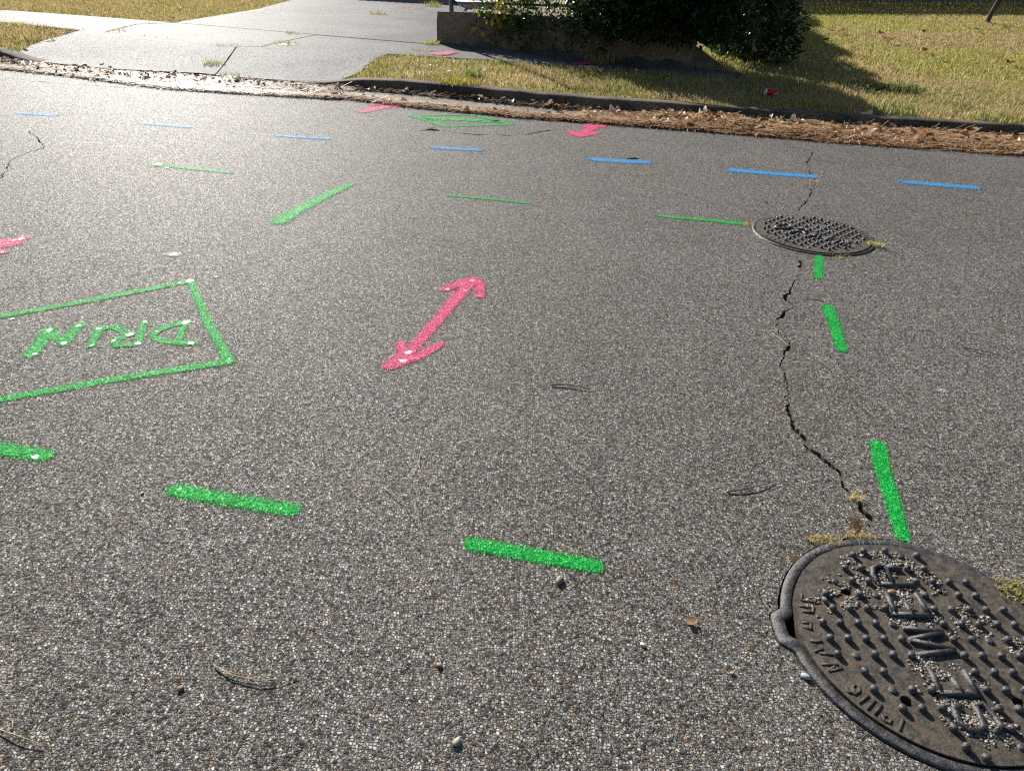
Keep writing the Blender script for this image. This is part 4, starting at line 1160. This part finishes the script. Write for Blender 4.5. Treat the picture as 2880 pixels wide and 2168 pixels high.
tuft(G0(*Z5(545, 535)), "dry straw wisp lying in the long crack above the SEWER lid", 50, .035, .02, (STRAW, (.5, .40, .2)), .002, (.8, .99))
tuft(G0(2408, 1478), "rusty brown dirt fluff where the long crack meets the SEWER lid", 90, .012, .03, ((.24, .12, .05), BROWN, (.30, .17, .08)), .002, (.8, .99)).scale = (.7, 1.6, 1)
tuft(G0(*Z6(885, 250)), "tan dirt fluff in the crack beside the longest blue dash", 60, .015, .045, (TAN, STRAW), .004, (.7, .99))

# ------------------------------------------------------------------ leaf litter and pine straw along the kerb
def litter(name, label, xs_, inner, outer, height, n_needle, n_leaf, pal_n, pal_l, seed, nl=(.07, .17), gaps=.0):
    tb = TB()
    n = len(xs_); m = 9
    X = np.repeat(xs_[:, None], m, 1); t = np.linspace(0, 1, m)[None, :]
    Y = inner[:, None] * (1 - t) + outer[:, None] * t
    hump = np.sin(np.pi * np.clip(t * .75 + .22, 0, 1)) ** .8 * (1 - smooth(.8, 1, t))
    Zm = height[:, None] * hump * (.45 + .9 * vnoise(X, Y, 6, seed)) - .004
    V = np.stack([X, Y, np.maximum(Zm, -.004) + .006 * (height[:, None] > .004)], -1).reshape(-1, 3)
    i, j = np.meshgrid(np.arange(n - 1), np.arange(m - 1), indexing='ij')
    Fm = np.stack([i * m + j, (i + 1) * m + j, (i + 1) * m + j + 1, i * m + j + 1], -1).reshape(-1, 4)
    dens = height / height.max()
    if gaps < .5:
        tb.add(V, Fm, np.array((.20, .12, .065)))
    # needles
    k = rng.choice(n, n_needle, p=dens / dens.sum()); tt = rng.beta(1.3, 1.3, n_needle)
    px = xs_[k] + rng.normal(0, .03, n_needle); py = inner[k] * (1 - tt) + outer[k] * tt + rng.normal(0, .015, n_needle)
    hz = height[k] * np.sin(np.pi * np.clip(tt * .75 + .22, 0, 1)) ** .8 * (1 - smooth(.8, 1, tt)) * (.45 + .9 * vnoise(px, py, 6, seed))
    L = rng.uniform(*nl, n_needle); a = rng.normal(-.12, .75, n_needle); w = rng.uniform(.0014, .0034, n_needle)
    el = rng.normal(.0, .05, n_needle) + (rng.random(n_needle) < .012) * .35
    c, s = np.cos(a), np.sin(a); bend = rng.normal(0, .18, n_needle)
    z0 = hz + rng.uniform(.004, .022, n_needle)
    pts = []
    for q in (-.5, 0, .5):
        pts.append(np.stack([px + c * L * q - s * L * bend * (q * q) * 2, py + s * L * q + c * L * bend * (q * q) * 2, np.maximum(z0 + np.abs(el) * L * (q + .5), .004)], 1))
    off = np.stack([-s * w, c * w, np.zeros(n_needle)], 1)
    Vn = np.stack([pts[0] - off, pts[0] + off, pts[1] - off, pts[1] + off, pts[2] - off, pts[2] + off], 1).reshape(-1, 3)
    f = np.array([(0, 1, 3), (0, 3, 2), (2, 3, 5), (2, 5, 4)])
    tb.add(Vn, (f[None] + (np.arange(n_needle) * 6)[:, None, None]).reshape(-1, 3), np.repeat(pick(pal_n, [1] * len(pal_n), n_needle), 6, 0))
    # small curled leaves
    if n_leaf:
        k = rng.choice(n, n_leaf, p=dens / dens.sum()); tt = rng.beta(1.2, 1.8, n_leaf)
        px = xs_[k] + rng.normal(0, .03, n_leaf); py = inner[k] * (1 - tt) + outer[k] * tt
        hz = height[k] * np.sin(np.pi * np.clip(tt * .75 + .22, 0, 1)) ** .8 * (1 - smooth(.8, 1, tt)) * (.45 + .9 * vnoise(px, py, 6, seed)) + rng.uniform(.008, .03, n_leaf)
        L = rng.uniform(.03, .085, n_leaf)
        leaf_mesh(tb, np.stack([px, py, hz], 1), np.stack([rng.normal(0, 1, n_leaf), rng.normal(0, 1, n_leaf), rng.normal(.1, .3, n_leaf)], 1), L, L * rng.uniform(.4, .75, n_leaf), pick(pal_l, [1] * len(pal_l), n_leaf), .35, .3)
    o = tb.build(name, MA["dry"]); tag(o, label, "leaf litter", kind="stuff")
    return o
NEED = [(.48, .26, .12), (.58, .38, .20), (.34, .16, .07), (.70, .54, .34), (.50, .32, .17)]
LEAFP = [(.46, .30, .17), (.56, .42, .28), (.34, .19, .10), (.20, .11, .06), (.66, .54, .40), (.36, .16, .06)]
a_px = np.array([G0(*p)[:2] for p in [(-300, 160), (0, 191), (200, 212), (477, 247), (700, 262), (960, 277), (1177, 304), (1453, 330), (1914, 364), (2321, 399), (2880, 438), (3300, 470)]])
ey = lambda x: np.interp(x, a_px[:, 0], a_px[:, 1])
x1 = np.arange(.55, 6.2, .04)
litter("leaf_litter", "thick brown drift of pine straw and curled leaves along the right kerb", x1, yc(x1) - .03 - .10 * (1 - smooth(.5, 2.2, x1)), ey(x1) - .03,
       (.010 + .030 * smooth(.8, 2.0, x1) * (.6 + .8 * vnoise(x1, 0 * x1, 1.3, 3))), 15000, 900, NEED, LEAFP, 51)
x2 = np.arange(-1.9, 1.6, .04)
mid = ey(x2) + .03
litter("pine_straw", "thin line of reddish pine straw at the gutter edge in front of the kerb", x2, mid + .13, mid - .06, .008 + .006 * vnoise(x2, 0 * x2, 3, 5), 3600, 60, NEED, LEAFP, 52, gaps=1)
x3 = np.arange(-1.95, 2.2, .04)
litter("leaf_litter", "scattered dark leaves lying in the shadow of the kerb face", x3, yc(x3) - .035, yc(x3) - .15, .008 + .010 * vnoise(x3, 0 * x3, 4, 7), 900, 170, [(.20, .10, .05), (.28, .17, .08)], LEAFP, 53, gaps=1)
x4 = np.arange(-6.6, -1.75, .04)
ylip = yc(x4) + .0
litter("leaf_litter", "strip of dead leaves and dirt along the lip of the driveway", x4, ylip + .0, ey(x4) + .02 * np.sin(x4 * 9), .007 + .013 * vnoise(x4, 0 * x4, 1.6, 9), 6500, 380,
       [(.26, .15, .07), (.36, .26, .13), (.18, .10, .05), (.30, .125, .045)], LEAFP + [(.6, .5, .4)], 54)
litter("pine_straw", "thin reddish straw line on the asphalt below the driveway lip", x4, ey(x4) + .03, ey(x4) - .09, .008 + .004 * vnoise(x4, 0 * x4, 3, 5), 2200, 20, NEED, LEAFP, 55, gaps=1)

# ------------------------------------------------------------------ board fences at the back
def board_fence(name, label, a, b, h, bw=.145, gap=.014, rails=(.3, .8), face=1):
    a, b = np.array(a, float), np.array(b, float)
    L = np.linalg.norm(b - a); d = (b - a) / L; nrm_ = np.array([-d[1], d[0]]) * face
    root = empty(name, (a[0], a[1], float(H(*a)))); tag(root, label, "fence"); ro_ = np.array(root.location)
    def pt(u, o, z):
        p = a + d * u + nrm_ * o
        return np.array([p[0], p[1], float(H(*p)) + z]) - ro_
    n = int(L / (bw + gap))
    for i in range(n):
        u = i * (bw + gap) + bw / 2
        tb = TB(); c = pt(u, 0, 0); hh = h + random.uniform(-.015, .015)
        x0, x1, t = -bw / 2, bw / 2, .009
        pr = [(x0, -.02), (x1, -.02), (x1, hh - .05), (x1 - .04, hh), (x0 + .04, hh), (x0, hh - .05)]
        V = [tuple(c + np.array([d[0] * x + nrm_[0] * y, d[1] * x + nrm_[1] * y, z])) for y in (-t, t) for x, z in pr]
        F = [(0, 1, 2, 5), (2, 3, 4, 5), (6, 11, 8, 7), (8, 11, 10, 9)] + [(k, (k + 1) % 6, 6 + (k + 1) % 6, 6 + k) for k in range(6)]
        tb.add(V, F); tb.build("board", MA["wood"], root)
    for z in rails:
        tb = TB()
        k = max(1, int(L / 2.4))
        for i in range(k):
            p0, p1 = pt(L * i / k, .030, h * z), pt(L * (i + 1) / k, .030, h * z)
            tube(tb, [p0, p1], .032, 4)
        tb.build("rail", MA["wood"], root)
    for i in range(int(L / 2.4) + 1):
        tb = TB(); p = pt(min(L, i * 2.4), .085, 0); tube(tb, [p + (0, 0, -.1), p + (0, 0, h - .08)], .05, 8); tb.build("post", MA["wood"], root)
    return root
fa, fb = GT(2200, 9), GT(2860, 10)
board_fence("board_fence", "dark weathered board fence at the back of the right lawn", (fa.x - .8, fa.y), (fb.x + 3.0, fb.y + (fb.y - fa.y) * 3.0 / (fb.x - fa.x)), .85)
board_fence("board_fence", "unseen weathered board fence added behind the driveway to cast a straight shadow", (-5.3, 20.6), (-1.6, 20.1), 1.75, rails=(.15, .5, .88))  # out-of-view fence added so a straight shadow falls across the upper driveway

# ------------------------------------------------------------------ sapling
sp = GT(2776, 64)
sap = empty("sapling", sp); tag(sap, "thin leaning sapling with a forked bare trunk on the lawn at the right", "tree")
tb = TB()
sc = 1.0
tube(tb, [(0, 0, -.05), (.012, 0, .10), (.05, .01, .26), (.10, .02, .50), (.17, .03, 1.0), (.22, .03, 1.6), (.24, .05, 2.2)], [.050, .042, .036, .031, .026, .018, .008], 10)
tube(tb, [(.03, 0, .14), (.085, -.02, .27), (.135, -.03, .45), (.24, -.05, .85), (.36, -.06, 1.4)], [.026, .022, .020, .015, .006], 8)
for k in range(16):
    z = .9 + 1.2 * rng.random(); a = rng.uniform(0, 6.28); x0 = .16 + .05 * z
    L = rng.uniform(.25, .6)
    tube(tb, [(x0 * .9, .03, z), (x0 + math.cos(a) * L * .5, .03 + math.sin(a) * L * .5, z + L * .35), (x0 + math.cos(a) * L, .03 + math.sin(a) * L, z + L * .8)], [.008, .005, .002], 5, caps=False)
tb.build("trunk", MA["bark"], sap, True)
tb = TB(); P = rng.normal(0, 1, (260, 3)) * (.33, .33, .30) + (.27, .03, 1.95)
leaf_mesh(tb, P, rng.normal(0, 1, (260, 3)), rng.uniform(.04, .08, 260), rng.uniform(.02, .04, 260), pick([(.36, .16, .05), (.30, .22, .06)], [1, 1], 260))
tb.build("crown", MA["dry"], sap)

# ------------------------------------------------------------------ soda can, scrap, leaves, twigs, stones
def m_can():
    m, k = mat("printed_can")
    o = k.n("TexCoord").outputs["Object"]
    sx = k.n("SeparateXYZ", {0: o})
    ang = k.m('ARCTAN2', sx.outputs[2], sx.outputs[1])
    wave = k.m('ADD', k.m('MULTIPLY', k.m('SINE', k.m('ADD', k.m('MULTIPLY', sx.outputs[0], 52.0), 2.4)), .55), -.55)
    dist = k.m('ABSOLUTE', k.m('SUBTRACT', k.m('ADD', ang, 2.35), k.m('ADD', wave, .6)))
    band = k.mapr(dist, .20, .24, 1, 0)
    c = k.mix(band, (.50, .012, .035), (.75, .72, .74))
    c = k.mix(k.mapr(sx.outputs[0], -.047, -.045, 1, 0), c, (.62, .58, .64))
    b = k.n("BsdfPrincipled", {"Base Color": c, "Roughness": .28, "Metallic": .35})
    finish(k, b.outputs[0]); return m
MA["can"] = m_can()
MA["alu"] = m_plain("brushed_aluminium", (.62, .62, .64), .3, .9, .15, 40, .1)
cp = GT(2166, 276)
can = empty("soda_can", (cp.x, cp.y, cp.z + .050), R(-8)); tag(can, "dented red drink can with a white curved stripe, lying in the verge grass", "can")
prof = [(-.060, .024), (-.058, .026), (-.050, .0325), (-.046, .033), (-.02, .0325), (0, .0315), (.02, .033), (.046, .033), (.054, .030), (.060, .026)]
tb = TB(); n = 28
V = [(x, r * math.cos(2 * math.pi * i / n) * (1 - .10 * math.exp(-((x - .005) / .018) ** 2) * max(0, math.sin(2 * math.pi * i / n))), r * math.sin(2 * math.pi * i / n) * (1 - .12 * math.exp(-((x - .005) / .018) ** 2) * max(0, math.sin(2 * math.pi * i / n)))) for x, r in prof for i in range(n)]
tb.add(V, [(a * n + i, a * n + (i + 1) % n, (a + 1) * n + (i + 1) % n, (a + 1) * n + i) for a in range(len(prof) - 1) for i in range(n)])
tb.build("body", MA["can"], can, True)
for sx_, nm_ in ((1, "lid"), (-1, "base")):
    tb = TB(); pr = [(.060, .0265), (.0625, .0265), (.0625, .0245), (.058, .0235), (.0575, .001)]
    V = [(sx_ * x, r * math.cos(2 * math.pi * i / n), r * math.sin(2 * math.pi * i / n)) for x, r in pr for i in range(n)]
    tb.add(V, [(a * n + i, a * n + (i + 1) % n, (a + 1) * n + (i + 1) % n, (a + 1) * n + i) for a in range(len(pr) - 1) for i in range(n)])
    tb.build(nm_, MA["alu"], can, True)
# crumpled paper scrap in the shade
pp = GT(2156, 178)
bm = bmesh.new(); bmesh.ops.create_grid(bm, x_segments=9, y_segments=5, size=1)
for v in bm.verts: v.co = Vector((v.co.x * .075, v.co.y * .04, .03 + .03 * (vnoise(v.co.x * 2.1, v.co.y * 2.3, 1, 4) - .4) + .012 * random.random()))
o = from_bm("paper_scrap", bm, m_plain("dirty_paper", (.42, .46, .50), .7)); o.location = (pp.x, pp.y, pp.z + .01); tag(o, "crumpled pale blue-grey paper scrap in the shade on the lawn", "litter")

def leaf_obj(p, size, color, label, rz, lobed=True, curl=.35, group=None, name="fallen_leaf", lift=.012):
    n = 26; tb = TB(); V = [(0, 0, 0)]
    for i in range(n):
        a = 2 * math.pi * i / n
        if lobed: r = size * (.42 + .30 * math.cos(a)) * (.62 + .38 * (0.5 + .5 * math.cos(5 * a)) ** .7) + size * .10
        else: r = size * .5 * (1 - .52 * abs(math.sin(a)) ** .8)
        x, y = r * math.cos(a), r * math.sin(a) * .8
        V.append((x, y, curl * (abs(y) * .9 + .25 * max(0, x) + .12 * size * math.sin(3 * a + size * 90))))
    tb.add(V, [(0, 1 + i, 1 + (i + 1) % n) for i in range(n)], np.array(color))
    tube(tb, [(-size * .1, 0, .002), (-size * .55, .004, .006)], .0012, 4, np.array(color) * .6, caps=False)
    o = tb.build(name, MA["dry"]); o.location = (p[0], p[1], p[2] + lift); o.rotation_euler = (random.uniform(-.35, .35), random.uniform(-.35, .35), rz)
    return tag(o, label, "leaf", group)
Zr = lambda x, y: GT(1860 + x / 2.1686, y / 2.1686, .02)
GL = "oak leaves scattered on the right lawn"
for (x, y), sz, c, lob in [((1095, 200), .14, (.36, .13, .06), 1), ((1003, 253), .13, (.14, .09, .06), 1), ((1335, 212), .13, (.20, .10, .06), 1), ((1357, 243), .08, (.10, .05, .04), 1), ((1385, 258), .10, (.24, .12, .07), 1),
                          ((1602, 318), .11, (.30, .11, .05), 1), ((2132, 392), .13, (.22, .09, .05), 1), ((1925, 402), .08, (.30, .10, .05), 1), ((1925, 185), .09, (.12, .07, .05), 1), ((2015, 192), .10, (.16, .09, .06), 1),
                          ((2115, 183), .14, (.26, .10, .06), 1), ((1600, 202), .08, (.16, .08, .05), 1), ((1752, 44), .11, (.30, .12, .06), 1), ((1720, 386), .10, (.44, .20, .06), 1), ((1040, 195), .09, (.20, .12, .07), 1),
                          ((1635, 248), .08, (.16, .09, .06), 1), ((1130, 228), .07, (.24, .13, .07), 1), ((2175, 130), .10, (.28, .16, .09), 1)]:
    leaf_obj(Zr(x, y), sz, c, "dark reddish-brown oak leaf lying on the sunlit right lawn", rng.uniform(0, 6.28), lob, .5, GL)
for (x, y), sz in [((1766, 257), .13), ((1800, 122), .13), ((1722, 136), .09), ((1680, 390), .08), ((1617, 156), .08), ((1500, 180), .07), ((1860, 388), .08), ((1475, 262), .10)]:
    leaf_obj(Zr(x, y), sz, (.72, .62, .46), "pale cream dry leaf lying on the sunlit right lawn", rng.uniform(0, 6.28), 0, .3, "pale leaves scattered on the right lawn")
for (x, y), sz in [((165, 326), .10), ((330, 268), .12), ((425, 228), .07), ((662, 420), .11), ((1395, 372), .05), ((130, 205), .06)]:
    p = GT(*Z1(x, y), .006); leaf_obj(p, sz, (.62, .58, .52), "dry leaf lying on the left concrete of the driveway, its glare painted as pale colour", rng.uniform(0, 6.28), 0, .4, "pale leaves on the driveway")  # the pale colour holds the sun's glare on these leaves
for (x, y), sz in [((1250, 42), .09), ((1172, 58), .13), ((972, 80), .08), ((930, 14), .10), ((605, 105), .08), ((60, 178), .07), ((20, 18), .08), ((1455, 30), .06)]:
    leaf_obj(GT(*Z1(x, y), .03), sz, (.74, .70, .64), "whitish curled leaf in the dry grass left of the driveway", rng.uniform(0, 6.28), 0, .4, "whitish leaves in the left grass")
for (x, y), sz in [((590, 262), .09), ((725, 242), .06), ((1085, 255), .09), ((1172, 240), .09), ((1030, 352), .08), ((518, 308), .06), ((530, 328), .05), ((840, 295), .07), ((190, 308), .10), ((380, 228), .06), ((918, 290), .05)]:
    leaf_obj(GT(980 + x / 3.72, 110 + y / 3.72, .03), sz, (.76, .70, .60), "whitish dry leaf caught in the verge grass near the driveway", rng.uniform(0, 6.28), 0, .4, "whitish leaves in the verge grass")
for (x, y), sz, lab in [((2380, 706), .16, "large pale curled leaf at the right end of the kerb shadow"), ((1530, 738), .10, "flat brown leaf on the asphalt just above the small pink arrow")]:
    pass
leaf_obj(G0(900 + 1535 / 2.1686, 740 / 2.1686), .13, (.24, .15, .08), "flat brown leaf on the asphalt edge above the small pink arrow", .2, 0, .3)
leaf_obj(G0(1100 + 2080 / 3.352, 270 + 195 / 3.352), .12, (.62, .46, .30), "large tan curled leaf standing in the kerb shadow", 1.0, 1, .6, lift=.04)
leaf_obj(G0(2250 + 370 / 2.008, 300 + 108 / 2.008), .13, (.66, .52, .38), "pale curled leaf on top of the straw drift", 2.0, 1, .6, lift=.075)
leaf_obj(G0(2250 + 790 / 2.008, 300 + 207 / 2.008), .07, (.10, .16, .05), "small green leaf on the straw drift", .5, 0, .3, lift=.03)
leaf_obj(G0(960 + 1100 / 1.1096, 1500 + 285 / 1.1096), .030, (.30, .19, .10), "tiny curled brown leaf bits on the asphalt left of the SEWER lid", 2.4, 1, .6, lift=.004)
leaf_obj(G0(1100 + 375 / 3.352, 270 + 315 / 3.352), .13, (.42, .34, .20), "flat tan leaf on the crack below the far green rectangle", .1, 0, .15, lift=.004)
leaf_obj(G0(2480 + 700 / 5.2025, 1480 + 1200 / 5.2025), .010, (.30, .12, .04), "rust flake on the SEWER lid", 0, 0, .3, lift=.012) if False else None

def strand(name, px, r, m, label, cat, z=.004):
    pts = [G0(x, y) for x, y in px]
    P = []
    for i in range(len(pts) - 1):
        for t in np.linspace(0, 1, 6, endpoint=False): P.append(pts[i].lerp(pts[i + 1], t))
    P.append(pts[-1])
    n = len(P)
    P = [p + Vector((0, 0, z + .004 * math.sin(i / n * 3.1) + .0006 * random.random())) for i, p in enumerate(P)]
    tb = TB(); tube(tb, P, [r * (1 - .6 * i / n) for i in range(n)], 6)
    return tag(tb.build(name, m, None, True), label, cat)
def qs(f, *p): return [f(*q) for q in p]
strand("pine_needle", qs(Zh, (247, 198), (240, 235), (255, 275), (290, 310)), .0011, MA["needle"], "pale bent pine needle in the middle foreground, upper of two", "pine needle")
strand("pine_needle", qs(Zh, (135, 305), (190, 350), (235, 415)), .0014, MA["needle"], "dark-tipped pine needle just above the bottom green dash", "pine needle")
strand("twig", [(1549, 1085), (1590, 1086), (1630, 1092), (1662, 1099)], .0026, MA["twig"], "dark thin twig lying right of the large pink arrow", "twig")
strand("pine_needle", [(605, 1875), (650, 1903), (729, 1920), (790, 1915), (835, 1903)], .0014, MA["needle"], "long curved pine needle at the bottom left of the road", "pine needle")
strand("pine_needle", [(612, 1882), (660, 1898), (729, 1910), (800, 1916)], .0010, MA["needle"], "thinner pine needle crossing the long curved one at the bottom left", "pine needle")
strand("pine_needle", [(-8, 2052), (60, 2078), (125, 2099)], .0014, MA["needle"], "pine needle pair at the bottom left corner of the road", "pine needle")
strand("pine_needle", [(38, 2029), (39, 2050), (40, 2062)], .0010, MA["needle"], "short upright needle bit at the bottom left corner", "pine needle")
strand("twig", qs(Z5, (-10, 512), (60, 505), (130, 490), (195, 465)), .0022, MA["twig"], "thin brown twig left of the long crack's lower end", "twig")
strand("pine_needle", [(2172, 940), (2210, 972), (2250, 994)], .0016, MA["needle"], "pale straw stalk lying across the long crack", "pine needle")
strand("twig", [(2702, 979), (2760, 992), (2834, 1008)], .0022, MA["twig"], "faint brown twig at the right edge of the road", "twig")
strand("twig", [(1710, 598), (1735, 596), (1742, 600)], .002, MA["twig"], "tiny twig bit in the middle of the road", "twig") if False else None

def stone(p, s, c, label):
    bm = bmesh.new(); bmesh.ops.create_icosphere(bm, subdivisions=2, radius=s)
    for v in bm.verts:
        f = 1 + .22 * (vnoise(v.co.x / s * 1.1 + 3, v.co.y / s * 1.1 + v.co.z / s, 1, int(s * 9000)) - .5) * 2
        v.co = Vector((v.co.x * f * 1.15, v.co.y * f * .85, v.co.z * f * .62))
    o = from_bm("pebble", bm, m_plain("pebble_stone", c, .55, 0, .35, 120, .4), None, True)
    o.location = (p[0], p[1], p[2] + s * .5); o.rotation_euler = (0, 0, random.uniform(0, 3))
    return tag(o, label, "pebble")
stone(G0(1573, 1635), .0115, (.30, .22, .14), "tan pebble just below the bottom green dash")
stone(G0(1284, 2088), .0085, (.42, .36, .27), "cream pebble near the bottom edge, left of centre")
stone(G0(1235, 1873), .0065, (.30, .15, .09), "reddish pebble in the lower middle of the road")
stone(G0(508, 1938), .0065, (.30, .16, .09), "small reddish pebble near the curved pine needle")
stone(G0(400, 1380 + 8), .0050, (.62, .62, .60), "small white pebble left of the shiny green dash")
stone(G0(1808, 1815), .0060, (.66, .66, .62), "white pebble in the foreground left of the SEWER lid")
stone(G0(2060, 1895), .0050, (.52, .28, .12), "orange pebble in the foreground near the SEWER lid")
stone(G0(2505, 1667, .013), .0085, (.34, .17, .085), "orange-brown pebble on the SEWER lid between the letters")
stone(G0(2318, 1688, .012), .0080, (.16, .18, .16), "grey-green pebble beside a stud on the SEWER lid")
stone(G0(2265, 1905), .0085, (.44, .47, .50), "pale blue-grey stone at the lower left rim of the SEWER lid")
